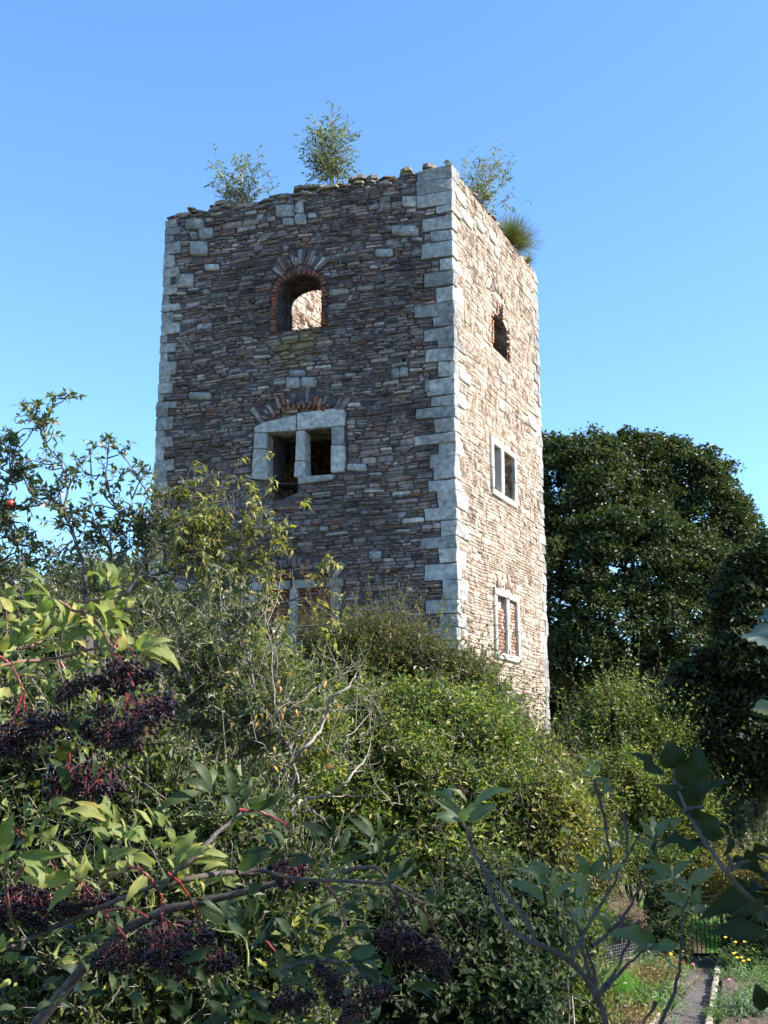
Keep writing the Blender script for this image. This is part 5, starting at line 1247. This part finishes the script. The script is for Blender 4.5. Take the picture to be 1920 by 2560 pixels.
def place_leaf(parent, B, T, mats, w=1.0, nbias=(.45, -.65, .6), nj=.38, flip=None):
    B, T = np.asarray(B, float), np.asarray(T, float); d = T - B; L = np.linalg.norm(d); y = d / L
    n = nrm(np.array(nbias) + rng.normal(0, nj, 3)); x = nrm(np.cross(y, n)); n = np.cross(x, y)
    if flip: n = -n; x = -x
    M = Matrix(((x[0] * L * w, y[0] * L, n[0] * L, B[0]), (x[1] * L * w, y[1] * L, n[1] * L, B[1]), (x[2] * L * w, y[2] * L, n[2] * L, B[2]), (0, 0, 0, 1)))
    return obj('leaf', mats[rng.integers(len(mats))], parent, M)
def leaf_list(parent, lst, conv, Yf, mats, nat=.43, comp=0, **k):
    for it in lst:
        bx, by, tx, ty = it[:4]; w = it[4] if len(it) > 4 else None
        (px0, py0), (px1, py1) = conv(bx, by), conv(tx, ty); l = math.hypot(px1 - px0, py1 - py0)
        sc = conv.s; ratio = 1.0 if w is None else max(.55, min(1.7, (w / sc) / (l * nat)))
        Y = Yf(px0, py0) + rng.normal(0, .03); dl = rng.normal(0, .22) * l / F * Y
        place_leaf(parent, P(px0, py0, Y), P(px1, py1, Y + dl - .01), mats, ratio * 1.02, **k)
        for _c in range(int(comp + rng.random())):
            a = math.atan2(py1 - py0, px1 - px0) + rng.normal(0, .7); l2 = l * rng.uniform(.65, 1.0); ox, oy = rng.normal(0, 14, 2)
            place_leaf(parent, P(px0 + ox, py0 + oy, Y + .07), P(px0 + ox + l2 * math.cos(a), py0 + oy + l2 * math.sin(a), Y + .07 + rng.normal(0, .02)), mats, ratio, **k)
class conv_:
    def __init__(s, ox, oy, sc): s.o = (ox, oy); s.s = sc
    def __call__(s, x, y): return (s.o[0] + x / s.s, s.o[1] + y / s.s)
c2, c3, c5, c6, c7 = conv_(0, 1350, 2.592), conv_(0, 1900, 2.37), conv_(600, 1950, 2.765), conv_(1050, 1850, 1.907), conv_(1550, 1500, 3.16)
def stalks(parent, lst, conv, Yf, mat, r0, r1, name='stem'):
    for pts in lst:
        a = Acc(); dz = rng.normal(0, .005); limb(a, [P(*conv(x, y), Yf(*conv(x, y)) + dz) for x, y in pts], r0, r1, 7, .0006); obj(name, a.mesh(name, mat, True), parent)
Yc = lambda x, y: 1.95 + .10 * math.sin(x * .011) + .05 * math.sin(y * .017)
el = thing('elder_bush', 'foreground elder bush with large toothed leaves and drooping black berry umbels', 'shrub', (-1.0, 2.2, float(gz(-1.0, 2.2))))
L2l = [(320, 370, 140, 240, 55), (712, 290, 715, 140, 75), (700, 245, 625, 150, 45), (715, 285, 800, 240, 50), (665, 430, 790, 310, 80), (415, 560, 340, 380, 85), (235, 480, 340, 400, 70), (230, 440, 80, 395, 60), (78, 470, -10, 365, 80), (690, 540, 580, 395, 100), (600, 470, 455, 410, 60), (720, 455, 858, 560, 65), (790, 610, 700, 480, 90), (600, 565, 545, 470, 55), (390, 560, 262, 490, 70), (418, 565, 515, 500, 60), (100, 665, 240, 590, 60), (415, 655, 645, 590, 75), (370, 725, 148, 680, 60), (15, 725, 50, 595, 80), (780, 720, 800, 590, 70), (890, 705, 985, 605, 80), (905, 712, 1128, 655, 50), (960, 720, 1162, 862, 85), (250, 520, 130, 560, 50), (45, 900, 150, 790, 65), (-20, 885, 75, 830, 60), (735, 1060, 650, 975, 60), (595, 1040, 540, 960, 45), (780, 440, 840, 375, 50), (330, 900, 300, 1000, 50), (-30, 1180, 75, 1165, 55), (200, 560, 120, 480, 60), (480, 640, 560, 700, 55), (540, 540, 610, 620, 60), (280, 640, 340, 560, 60), (640, 620, 560, 560, 60), (150, 720, 60, 780, 60), (500, 800, 570, 860, 60), (240, 800, 180, 880, 60), (620, 820, 540, 900, 55), (700, 620, 640, 700, 60), (60, 560, 130, 600, 60), (-30, 560, 60, 540, 60), (330, 470, 270, 560, 55), (460, 900, 400, 830, 55), (110, 960, 180, 930, 45), (20, 960, -10, 1050, 60), (640, 760, 700, 690, 50), (20, 360, 125, 295, 65), (580, 800, 520, 720, 50)]
L2d = [(405, 1440, 450, 1275, 115), (535, 1565, 505, 1355, 75), (605, 1545, 600, 1375, 55), (430, 1625, 350, 1415, 105), (1370, 1595, 1208, 1415, 100), (1330, 1612, 1180, 1540, 60), (1500, 1625, 1445, 1440, 90), (740, 1570, 560, 1590, 60), (330, 1330, 200, 1420, 50), (520, 1180, 440, 1230, 70), (640, 1150, 480, 1180, 60), (150, 1330, 110, 1420, 50), (520, 1270, 600, 1330, 70)]
L3l = [(630, 362, 362, 318, 90), (650, 355, 598, 205, 80), (650, 475, 488, 380, 80), (735, 455, 640, 368, 100), (740, 440, 775, 285, 60), (735, 470, 862, 400, 60), (625, 605, 590, 478, 80), (655, 590, 832, 530, 85), (900, 390, 788, 288, 80), (962, 400, 910, 298, 70), (920, 525, 955, 455, 60), (1000, 520, 1012, 425, 60), (1035, 570, 1162, 408, 100), (1040, 605, 1235, 510, 70), (915, 625, 768, 565, 75), (1060, 612, 1384, 600, 90), (1180, 745, 1355, 620, 80), (1170, 745, 1138, 670, 50), (110, 565, 422, 555, 90), (-10, 520, 85, 305, 110), (-15, 602, 100, 538, 60), (180, 492, 205, 388, 60), (240, 482, 352, 378, 80), (290, 262, 432, 238, 70), (450, 695, 500, 512, 80), (530, 705, 542, 555, 50), (150, 590, 252, 775, 100), (460, 720, 278, 912, 90), (520, 720, 582, 832, 60), (412, 702, 120, 690, 50), (850, 680, 738, 858, 80), (480, 380, 400, 330, 60), (200, 300, 140, 330, 50), (40, 330, -20, 290, 60), (1330, 700, 1400, 760, 60), (1060, 700, 1110, 640, 60), (860, 480, 800, 420, 60), (640, 700, 560, 640, 60), (700, 600, 740, 680, 60), (50, 930, 120, 1005, 60), (340, 1200, 458, 1155, 80), (100, 1240, 165, 1165, 60), (-10, 1130, 20, 1020, 60), (250, 1100, 350, 1090, 60), (60, 1300, 20, 1340, 60)]
L3d = [(1255, 182, 1098, -5, 110), (1240, 188, 1075, 115, 70), (1390, 185, 1338, 60, 80), (1180, 190, 932, 305, 90), (1392, 345, 1308, 178, 80), (1480, 305, 1595, 155, 60), (1360, 372, 1585, 330, 60), (1340, 945, 1155, 868, 95), (1330, 930, 1115, 818, 75), (1370, 1000, 1028, 1082, 115), (1440, 1055, 1338, 878, 100), (1470, 995, 1398, 845, 80), (1500, 920, 1480, 785, 80), (1080, 1200, 1285, 1098, 100), (1200, 1255, 1188, 1125, 70), (1330, 1385, 1278, 1245, 85), (950, 1355, 855, 1268, 70), (1065, 1405, 978, 1298, 95), (495, 1075, 645, 1000, 75), (180, 1090, -10, 1175, 95), (250, 1345, 375, 1290, 60), (650, 930, 730, 1000, 70), (420, 1090, 560, 1120, 80), (200, 1200, 130, 1280, 80), (480, 1180, 600, 1260, 80), (600, 1380, 480, 1440, 80), (760, 1400, 880, 1480, 80), (60, 1400, 160, 1480, 90), (300, 1440, 200, 1500, 90), (1100, 1500, 1000, 1450, 90), (1350, 1480, 1480, 1440, 90)]
L5d = [(630, 395, 398, 288, 90), (655, 405, 700, 225, 80), (930, 405, 738, 258, 75), (950, 400, 940, 212, 50), (705, 500, 730, 388, 60), (920, 505, 758, 428, 80), (960, 562, 940, 415, 60), (1000, 562, 1105, 500, 60), (990, 485, 1105, 350, 65), (700, 592, 902, 540, 50), (700, 562, 865, 500, 50), (520, 582, 328, 518, 90), (640, 665, 528, 598, 85), (612, 592, 568, 508, 60), (490, 650, 342, 805, 70), (1030, 685, 1060, 555, 95), (1120, 645, 1200, 470, 70), (1162, 662, 1255, 580, 60), (310, 462, 158, 338, 90), (262, 462, 65, 402, 70), (-5, 622, 235, 480, 90), (190, 582, 330, 470, 60), (70, 195, 355, 30, 60), (860, 660, 1025, 690, 55), (960, 885, 870, 780, 60), (900, 905, 950, 760, 70), (560, 865, 440, 905, 60), (690, 835, 540, 885, 60), (700, 880, 858, 955, 80), (570, 958, 702, 1022, 60), (740, 1072, 865, 1010, 60), (580, 1185, 742, 1058, 90), (760, 1212, 945, 1138, 90), (740, 1275, 1005, 1232, 90), (920, 1112, 800, 1040, 60), (490, 1272, 762, 1352, 95), (760, 1290, 1012, 1455, 90), (345, 1072, 238, 948, 105), (420, 1105, 400, 948, 70), (390, 1275, 562, 1240, 60), (1350, 862, 1435, 800, 50), (1340, 852, 1268, 788, 55), (1275, 1065, 1228, 878, 75), (0, 1005, 45, 880, 70), (100, 1125, 132, 945, 85), (480, 1190, 420, 1130, 60), (60, 1290, 180, 1330, 80), (200, 1300, 320, 1440, 90), (240, 1180, 330, 1260, 80), (1060, 900, 1180, 960, 60), (60, 1480, 200, 1580, 90), (60, 1640, 300, 1650, 60), (0, 1500, -60, 1560, 80), (700, 1000, 620, 940, 60), (860, 780, 780, 860, 60), (460, 1000, 560, 900, 60), (200, 880, 140, 800, 60), (120, 700, 60, 800, 60), (820, 1000, 900, 1060, 60)]
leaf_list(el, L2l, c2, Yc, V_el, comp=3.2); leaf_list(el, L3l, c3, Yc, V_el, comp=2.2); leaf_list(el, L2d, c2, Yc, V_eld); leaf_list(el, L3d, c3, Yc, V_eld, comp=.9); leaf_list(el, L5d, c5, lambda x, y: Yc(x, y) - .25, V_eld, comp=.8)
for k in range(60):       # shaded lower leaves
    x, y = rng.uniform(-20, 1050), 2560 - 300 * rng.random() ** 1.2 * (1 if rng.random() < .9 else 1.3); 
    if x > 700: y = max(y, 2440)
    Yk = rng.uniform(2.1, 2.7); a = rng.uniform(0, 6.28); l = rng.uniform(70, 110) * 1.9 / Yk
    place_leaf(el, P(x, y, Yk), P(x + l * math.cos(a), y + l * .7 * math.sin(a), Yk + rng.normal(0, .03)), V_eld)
stalks(el, [[(110, 790), (400, 760), (560, 715), (680, 700), (740, 745)], [(500, 405), (680, 380)], [(380, 395), (440, 430), (480, 462), (545, 460)], [(30, 470), (42, 520), (40, 600)], [(270, 612), (350, 540)], [(110, 710), (160, 700), (300, 650)], [(-60, 830), (110, 790)], [(545, 460), (640, 560), (700, 650), (745, 740)]], c2, Yc, M_brstem, .0032, .0022)
stalks(el, [[(-30, 745), (60, 800), (120, 900), (150, 975)], [(765, 615), (745, 680), (738, 745), (790, 810), (850, 900), (862, 950)], [(640, 1010), (655, 1090)], [(850, 700), (870, 760)]], c2, Yc, M_redstem, .0026, .0019)
stalks(el, [[(690, 545), (680, 640)], [(712, 240), (712, 300)], [(412, 560), (412, 660)], [(460, 660), (470, 720)]], c2, Yc, M_grstem, .0016, .0013)
stalks(el, [[(60, 1110), (300, 1000), (560, 890), (700, 830), (850, 775), (950, 720), (1100, 690)], [(960, 760), (1100, 620), (1230, 490), (1300, 420), (1380, 360), (1430, 310)], [(1000, 740), (1180, 690), (1380, 665), (1480, 668), (1600, 655), (1659, 690)], [(-200, 1200), (60, 1110)]], c3, Yc, M_gystem, .0054, .0024)
stalks(el, [[(550, 690), (650, 650), (770, 632)], [(100, 1030), (60, 900), (30, 700), (60, 560)], [(600, 740), (680, 690), (770, 640)]], c3, Yc, M_brstem, .003, .0024)
stalks(el, [[(770, 630), (850, 660), (920, 750), (965, 830)], [(985, 660), (1060, 720), (1110, 800), (1160, 875)], [(365, 565), (430, 640)], [(80, 400), (140, 450), (155, 500)], [(90, 700), (150, 615)], [(300, 565), (262, 640)], [(300, 565), (335, 655)], [(600, 890), (700, 1000), (745, 1050)], [(1420, 310), (1520, 300), (1600, 330), (1700, 380)], [(630, 890), (760, 880), (870, 930), (920, 970)]], c3, Yc, M_redstem, .0024, .0017)
stalks(el, [[(735, 450), (750, 530), (768, 630)], [(575, 740), (620, 650), (640, 600)], [(1000, 690), (1005, 750)], [(1230, 1000), (1440, 1050), (1475, 1250)], [(420, 695), (520, 720), (570, 760)]], c3, Yc, M_grstem, .0017, .0014)
Y5 = lambda x, y: Yc(x, y) - .25
stalks(el, [[(-20, 640), (150, 625), (300, 670), (480, 690), (700, 700), (860, 705), (1030, 720), (1180, 800), (1250, 850)], [(720, 640), (800, 610), (930, 605), (1010, 670)], [(1030, 720), (1060, 760), (1100, 880), (1110, 940)], [(300, 1310), (500, 1250), (720, 1260)]], c5, Y5, M_gystem, .0036, .0020)
stalks(el, [[(560, 690), (650, 790), (700, 900), (760, 1080), (800, 1150)], [(1250, 850), (1300, 960), (1370, 1070)], [(-10, 205), (130, 215), (250, 270), (350, 335)], [(180, 1115), (245, 1185)], [(780, 1290), (800, 1360)]], c5, Y5, M_redstem, .0020, .0015)
# berry umbels: red branched stalk (part) with glossy berries (sub-part)
M_berry, ntb, bb, _o = newmat('elderberry'); rvb, gb = rand_val(ntb)
lk(ntb, ramp(ntb, rvb, [(0, (.003, .001, .003)), (.85, (.006, .0012, .004)), (1, (.022, .003, .008))]), bb.inputs['Base Color']); bb.inputs['Roughness'].default_value = .12; bb.inputs['Specular IOR Level'].default_value = .32
ico = bmesh.new(); bmesh.ops.create_icosphere(ico, subdivisions=1, radius=1); icoV = np.array([v.co[:] for v in ico.verts]); icoF = np.array([[v.index for v in f.verts] for f in ico.faces]); ico.free()
def umbel_mesh(seed):
    r = np.random.default_rng(seed); st = []; B = []
    for k in range(5):
        a = k * 1.256 + r.normal(0, .2); e = np.array([math.cos(a) * .42, math.sin(a) * .42, -.45 + r.normal(0, .06)]); st.append(([0, 0, 0], [e[0] * .35, e[1] * .35, -.28], e, .010, .006))
        for j in range(6):
            b = a + r.normal(0, .8); f = e + [math.cos(b) * r.uniform(.1, .42), math.sin(b) * r.uniform(.1, .42), -.28 + r.normal(0, .07)]; st.append((e, (e + f) / 2 + [0, 0, .03], f, .0045, .003))
            for i in range(10):
                q = f + nrm(r.normal(0, 1, 3) * [1, 1, .8]) * r.uniform(.05, .17); st.append((f, (f + q) / 2, q, .004, .003)); B.append(q)
    for i in range(150):
        q = np.array([r.normal(0, .32), r.normal(0, .32), -.62 + r.normal(0, .24)]); st.append((q * .8 + [0, 0, .05], q * .9, q, .004, .003)); B.append(q)
    a = Acc()
    a.add(*tubes(np.array([[s[0], s[1], s[2]] for s in st], float), np.array([[s[3], (s[3] + s[4]) / 2, s[4]] for s in st]), 4))
    B = np.array(B); n = len(B); V = (B[:, None] + icoV[None] * .052 * r.uniform(.8, 1.15, (n, 1, 1))).reshape(-1, 3); Fc = (icoF[None] + (np.arange(n) * len(icoV))[:, None, None]).reshape(-1, 3)
    return a.mesh('umbel_stalk', M_redstem, True), mesh_np('berries', V, [Fc], M_berry, True)
UM = [umbel_mesh(s) for s in range(5)]
def umbel(parent, hx, hy, x, y, rpx, Y, tilt=0):
    H = P(hx, hy, Y); Cc = P(x, y, Y); ax = nrm(H - Cc + rng.normal(0, .01, 3)); rad = rpx / F * Y / .64; side = nrm(np.cross(ax, rng.normal(size=3))); fw = np.cross(ax, side)
    top = Cc + ax * rad * .62; M = Matrix(((side[0] * rad, fw[0] * rad, ax[0] * rad, top[0]), (side[1] * rad, fw[1] * rad, ax[1] * rad, top[1]), (side[2] * rad, fw[2] * rad, ax[2] * rad, top[2]), (0, 0, 0, 1)))
    s, b = UM[rng.integers(5)]; o = obj('berry_umbel', s, parent, M); q = obj('berries', b, o, M, kind='stuff')
    if np.linalg.norm(H - top) > .02: a = Acc(); limb(a, [H, (H + top) / 2 + rng.normal(0, .003, 3), top], .003, .0028, 6); obj('stem', a.mesh('stem', M_redstem, True), parent)
    return o
U2 = [(738, 745, 790, 880, 155), (862, 950, 910, 1150, 190), (150, 975, 200, 1220, 165), (150, 975, 50, 1330, 140), (655, 1060, 660, 1200, 110), (390, 790, 470, 960, 105), (600, 1400, 560, 1560, 190), (440, 1380, 460, 1600, 130), (850, 1000, 770, 1280, 130)]
for hx, hy, x, y, r in U2: umbel(el, *c2(hx, hy), *c2(x, y), r / c2.s, Yc(*c2(x, y)) + rng.uniform(-.02, .05))
U3 = [(150, 700, 170, 860, 175), (420, 690, 510, 830, 120), (965, 830, 1020, 1080, 170), (745, 1050, 720, 1170, 125), (1160, 875, 1200, 1180, 150), (60, 700, 60, 860, 120), (920, 970, 900, 1050, 80)]
for hx, hy, x, y, r in U3: umbel(el, *c3(hx, hy), *c3(x, y), r / c3.s, Yc(*c3(x, y)) + rng.uniform(-.02, .08))
U5 = [(370, 480, 355, 650, 140), (1110, 940, 1100, 1110, 150), (1370, 1070, 1310, 1200, 140), (800, 1360, 850, 1530, 160), (760, 1300, 640, 1400, 120), (1110, 940, 1080, 860, 40), (300, 1400, 350, 1530, 130)]
for hx, hy, x, y, r in U5: umbel(el, *c5(hx, hy), *c5(x, y), r / c5.s, Y5(*c5(x, y)) + rng.uniform(0, .08))
tr_ = Acc()
for x, y in ((60 / 2.37, 1900 + 1110 / 2.37), (-200 / 2.37, 2400), (700, 2205), (0, 1640)):
    q = P(x, y, 2.0); limb(tr_, [(-1.0 + rng.normal(0, .05), 2.2, gz(-1, 2.2) - .05), (-1.0, 2.25, 4.0), q + [-.35, .1, -.15], q], .018, .0052, 8, .004)
obj('trunk', tr_.mesh('trunk', M_gystem, True), el)

# ------------------------------------------------------------------ young elder sapling, right of centre, in shade
sp = thing('elder_sapling', 'young bare-stemmed elder with upright leaf tufts in the foreground right of centre', 'shrub', (.62, 1.55, float(gz(.6, 1.5))))
Y6 = lambda x, y: 1.30 + .05 * math.sin(x * .013)
stalks(sp, [[(905, 1400), (850, 1240), (790, 1140), (720, 1060), (600, 990), (480, 940), (400, 860), (350, 760), (300, 600), (250, 530), (225, 440), (205, 395)]], c6, Y6, M_gystem, .0036, .0015)
stalks(sp, [[(550, 965), (480, 820), (350, 660), (270, 560), (248, 500), (240, 400)], [(840, 1220), (775, 1000), (758, 900), (690, 800), (650, 760)], [(720, 1050), (760, 960), (820, 850), (900, 720), (960, 600), (1055, 440)], [(845, 1230), (930, 1100), (1000, 960), (1030, 900)], [(870, 1200), (980, 1080), (1090, 985)], [(820, 985), (930, 890), (1010, 780), (1050, 680), (1040, 620)], [(1120, 1400), (1200, 1240), (1232, 1100), (1250, 950), (1255, 830), (1285, 740)], [(835, 190), (850, 250), (880, 380), (910, 560), (925, 640)], [(975, 350), (985, 470), (990, 560)], [(838, 1200), (830, 1100), (790, 980), (762, 900)], [(725, 1020), (690, 930), (640, 820)], [(1130, 450), (1100, 560), (1080, 640)], [(1050, 860), (1000, 930)], [(1125, 1250), (1060, 1360)]], c6, Y6, M_gystem, .0025, .0010)
stalks(sp, [[(1225, 1090), (1170, 1040), (1100, 985)], [(945, 1100), (920, 1000), (900, 920)], [(750, 880), (770, 780), (795, 700)], [(740, 860), (680, 800), (640, 700)], [(205, 395), (215, 430)], [(1285, 745), (1290, 690)]], c6, Y6, M_grstem, .0014, .001)
S6 = [(200, 392, -5, 252, 60), (192, 388, 62, 365, 60), (200, 390, 246, 298, 50), (222, 300, 132, 228, 40), (240, 392, 372, 308, 60), (260, 322, 445, 238, 40), (256, 312, 250, 252, 50), (152, 292, 102, 243, 40), (235, 350, 300, 280, 45), (820, 162, 713, 72, 45), (825, 162, 867, 92, 40), (830, 192, 768, 158, 35), (835, 212, 908, 185, 35), (870, 250, 932, 238, 35), (610, 690, 445, 612, 60), (620, 645, 508, 588, 45), (635, 705, 640, 600, 50), (650, 722, 656, 648, 25), (650, 765, 728, 688, 55), (590, 755, 492, 713, 50), (622, 782, 600, 738, 35), (790, 725, 698, 632, 60), (790, 645, 763, 548, 50), (812, 645, 878, 535, 52), (855, 662, 978, 588, 52), (802, 735, 800, 678, 32), (850, 640, 857, 578, 30), (932, 495, 798, 422, 52), (950, 505, 945, 418, 50), (980, 552, 985, 488, 60), (1112, 472, 1038, 378, 50), (1130, 455, 1205, 375, 50), (1190, 402, 1255, 368, 50), (1100, 552, 1043, 472, 50), (1110, 552, 1118, 478, 45), (1200, 665, 1025, 625, 52), (1192, 655, 1088, 562, 50), (1215, 655, 1303, 573, 55), (1290, 745, 1198, 660, 82), (1320, 685, 1424, 588, 52), (1250, 765, 1142, 728, 52), (1270, 802, 1148, 770, 52), (1300, 785, 1338, 695, 50), (1310, 690, 1285, 640, 50), (1082, 975, 888, 928, 82), (1080, 962, 983, 858, 45), (1100, 972, 1088, 878, 60), (1140, 982, 1240, 970, 75), (1010, 1020, 1045, 955, 60), (900, 912, 850, 828, 45), (820, 862, 822, 778, 62), (1100, 985, 1160, 1010, 55)]
leaf_list(sp, S6, c6, Y6, V_sap, nj=.25, nat=.42, comp=.6, nbias=(.2, -.8, .5))
a_ = Acc(); q = P(*c6(905, 1400), 1.3); limb(a_, [(.62, 1.55, gz(.6, 1.5) - .05), (.60, 1.45, 4.2), q], .02, .011, 8); q = P(*c6(1120, 1400), 1.3); limb(a_, [(.62, 1.55, gz(.6, 1.5) - .05), (.7, 1.4, 4.1), q], .014, .006, 8); obj('trunk', a_.mesh('trunk', M_gystem, True), sp)

# ------------------------------------------------------------------ tree standing just right of the camera: its shoot enters at the right edge, its crown shades the lower foreground
at = thing('apple_tree', 'broad-leaved shoot, leaves coloured dark for shade, of a tree reaching in from the right edge in the foreground', 'tree', (2.6, 1.7, float(gz(2.6, 1.7))))
Y7 = lambda x, y: 1.25 + .04 * math.sin(x * .02)
stalks(at, [[(2400, 3500), (1500, 2850), (1169, 2500), (850, 2160), (760, 2030), (700, 1950), (620, 1830), (560, 1720), (480, 1560), (430, 1450), (412, 1340)]], c7, Y7, M_brstem if False else M_barkdark, .0034, .0013)
stalks(at, [[(700, 1925), (600, 1925), (520, 1930)], [(850, 2150), (870, 2080), (855, 2020)], [(430, 1450), (500, 1490)], [(540, 1690), (500, 1650)], [(520, 1660), (600, 1640), (660, 1640)], [(870, 2130), (1000, 2050), (1169, 2040)], [(1180, 280), (1260, 300), (1500, 500)], [(1100, 2400), (1300, 2600)]], c7, Y7, M_barkdark, .0028, .0018)
A7 = [(420, 1335, 372, 1105, 190), (512, 1492, 625, 1128, 190), (342, 1392, 75, 1200, 90), (542, 1695, 255, 1455, 165), (720, 1915, 590, 1640, 330), (655, 1645, 885, 1440, 130), (682, 1925, 270, 1960, 130), (832, 2022, 850, 1862, 150), (880, 2085, 1200, 2110, 130), (1060, 2010, 1200, 1950, 110), (560, 1720, 500, 1690, 60)]
leaf_list(at, A7, c7, Y7, V_dk, nat=.6, nbias=(.1, -.6, .5), nj=.3)
leaf_list(at, [(1660, 930, 1368, 925, 95), (1700, 800, 1330, 855, 70), (1660, 1270, 1600, 1160, 110), (1700, 880, 1480, 830, 90), (1700, 700, 1470, 620, 110), (1720, 640, 1560, 540, 110), (1700, 760, 1540, 740, 100), (1690, 1010, 1600, 930, 90), (1700, 980, 1560, 900, 90)], c6, Y7, V_dk, nat=.7, nbias=(.1, -.6, .5))
leaf_list(at, [(1230, 830, 1015, 905, 110), (1200, 800, 1100, 780, 80)], c7, Y7, V_dk, nat=.7)
# pale toothed vine leaf hanging in at the right edge
def lobed_leaf(parent, B, T, mat, n=22):
    B, T = np.array(B), np.array(T); d = T - B; L = np.linalg.norm(d); y = d / L; nn = nrm(np.array([-.2, -.6, .7])); x = nrm(np.cross(y, nn)); nn = np.cross(x, y)
    V = [B + y * L * .12]; UV = [(.5, .12)]
    for i in range(n * 2 + 1):
        a = -2.75 + 5.5 * i / (n * 2); r = (.62 + .26 * abs(math.cos(a * 1.25)) ** 1.0) * (1 + (.10 if i % 2 else -.04)) * (1 - .28 * abs(a) / 2.75)
        V.append(B + y * L * (.12 + r * math.cos(a) * 1.0) + x * L * r * math.sin(a) * .75 + nn * L * (.10 * math.cos(3 * a) - .35 * r * r * .5)); UV.append((.5 + .45 * r * math.sin(a), .12 + r * math.cos(a)))
    tri = [(0, i, i + 1) for i in range(1, n * 2 + 1)]
    me = mesh_np('leaf', V, [np.array(tri)], mat, True, uv=UV)
    return obj('leaf', me, parent)
vt = thing('vine_shoot', 'pale green toothed vine leaf hanging into the picture at the right edge', 'vine', (1.35, 1.3, 6.2))
M_vine = leaf_mat('vine_leaf', [(0, (.05, .075, .045)), (1, (.07, .095, .06))], .35, .4, .5, back=1.2, veins=True, patch=.05)
lobed_leaf(vt, P(1945, 1578, 1.2), P(1868, 1592, 1.17), M_vine); lobed_leaf(vt, P(1965, 1530, 1.25), P(1912, 1545, 1.22), M_vine)
lobed_leaf(vt, P(1925, 1762, 1.2), P(1892, 1776, 1.18), leaf_mat('yellow_vine_leaf', [(0, (.16, .17, .05)), (1, (.22, .22, .08))], .4))
stalks(vt, [[(1945, 1578), (2080, 1500), (2200, 1300), (2300, 900)], [(1935, 1762), (2080, 1650), (2150, 1400)]], conv_(0, 0, 1.0), lambda x, y: 1.22, M_brstem, .0022, .0018)
# its crown out to the right
fo = Acc(); st = Acc(); cz_ = np.array([3.2, 1.0, 5.9]); nb = 2000
d = nrm(rng.normal(size=(nb, 3))); b = cz_ + d * np.array([1.7, 1.7, 1.6]) * (rng.random((nb, 1)) ** .4); b = b[(b[:, 0] > 1.3) & (b[:, 0] > .42 * b[:, 1] + .5) & (b[:, 2] < 4.62 + .8 * b[:, 0])]; d = nrm(b - cz_)
gg, tw = shoot_leaves(b, nrm(d + [0, 0, .4]), rng.uniform(.2, .4, len(b)), 9, .085, .05, 55, fine=True); fo.add(*gg); st.add(*tubes(tw, np.tile([.004, .003, .002], (len(tw), 1)), 3))
base = np.array([2.6, 1.7, float(gz(2.6, 1.7))]); limb(st, [base - [0, 0, .1], (2.8, 1.75, 4.3), (3.2, 1.9, 5.6)], .09, .05, 9, .01)
for q in b[rng.permutation(len(b))[:60]]: limb(st, [(3.2, 1.9, 5.4), ((q + cz_) / 2).tolist(), q.tolist()], .022, .005, 5)
limb(st, [(3.0, 1.8, 4.9), (2.0, 1.5, 4.55), P(*c7(2400, 3500), 1.25)], .02, .0062, 6); limb(st, [(3.2, 1.9, 5.6), (2.2, 1.6, 6.6), P(2300, 900, 1.22)], .012, .0024, 6)
obj('crown', fo.mesh('crown', M_dk), at); obj('trunk', st.mesh('trunk', M_barkdark, True), at)

# unseen tree added right of the frame to shade the low growth
st2 = thing('added_shade_tree', 'unseen fruit tree added on the bank outside the right edge to shade the low growth', 'tree', (5.4, 7.4, float(gz(5.4, 7.4))))
cz2 = np.array([5.3, 7.4, 4.6]); nb = 2000; d = nrm(rng.normal(size=(nb, 3))); b = cz2 + d * np.array([1.7, 3.2, 2.0]) * (rng.random((nb, 1)) ** .4)
b = b[b[:, 0] > .36 * b[:, 1] + .75]; d = nrm(b - cz2)
gg, tw = shoot_leaves(b, nrm(d + [0, 0, .4]), rng.uniform(.2, .45, len(b)), 9, .09, .05, 55)
obj('crown', Acc().add(*gg).mesh('crown', M_green), st2); st = Acc(); base = np.array([5.4, 7.4, float(gz(5.4, 7.4))])
limb(st, [base - [0, 0, .1], (5.35, 7.5, 2.4), (5.3, 7.6, 4.2)], .12, .07, 9, .02); st.add(*tubes(tw, np.tile([.005, .004, .002], (len(tw), 1)), 3))
for q in b[rng.permutation(len(b))[:60]]: limb(st, [(5.3, 7.6, 3.4), ((q + cz2) / 2).tolist(), q.tolist()], .03, .006, 5)
obj('trunk', st.mesh('trunk', M_barkdark, True), st2)
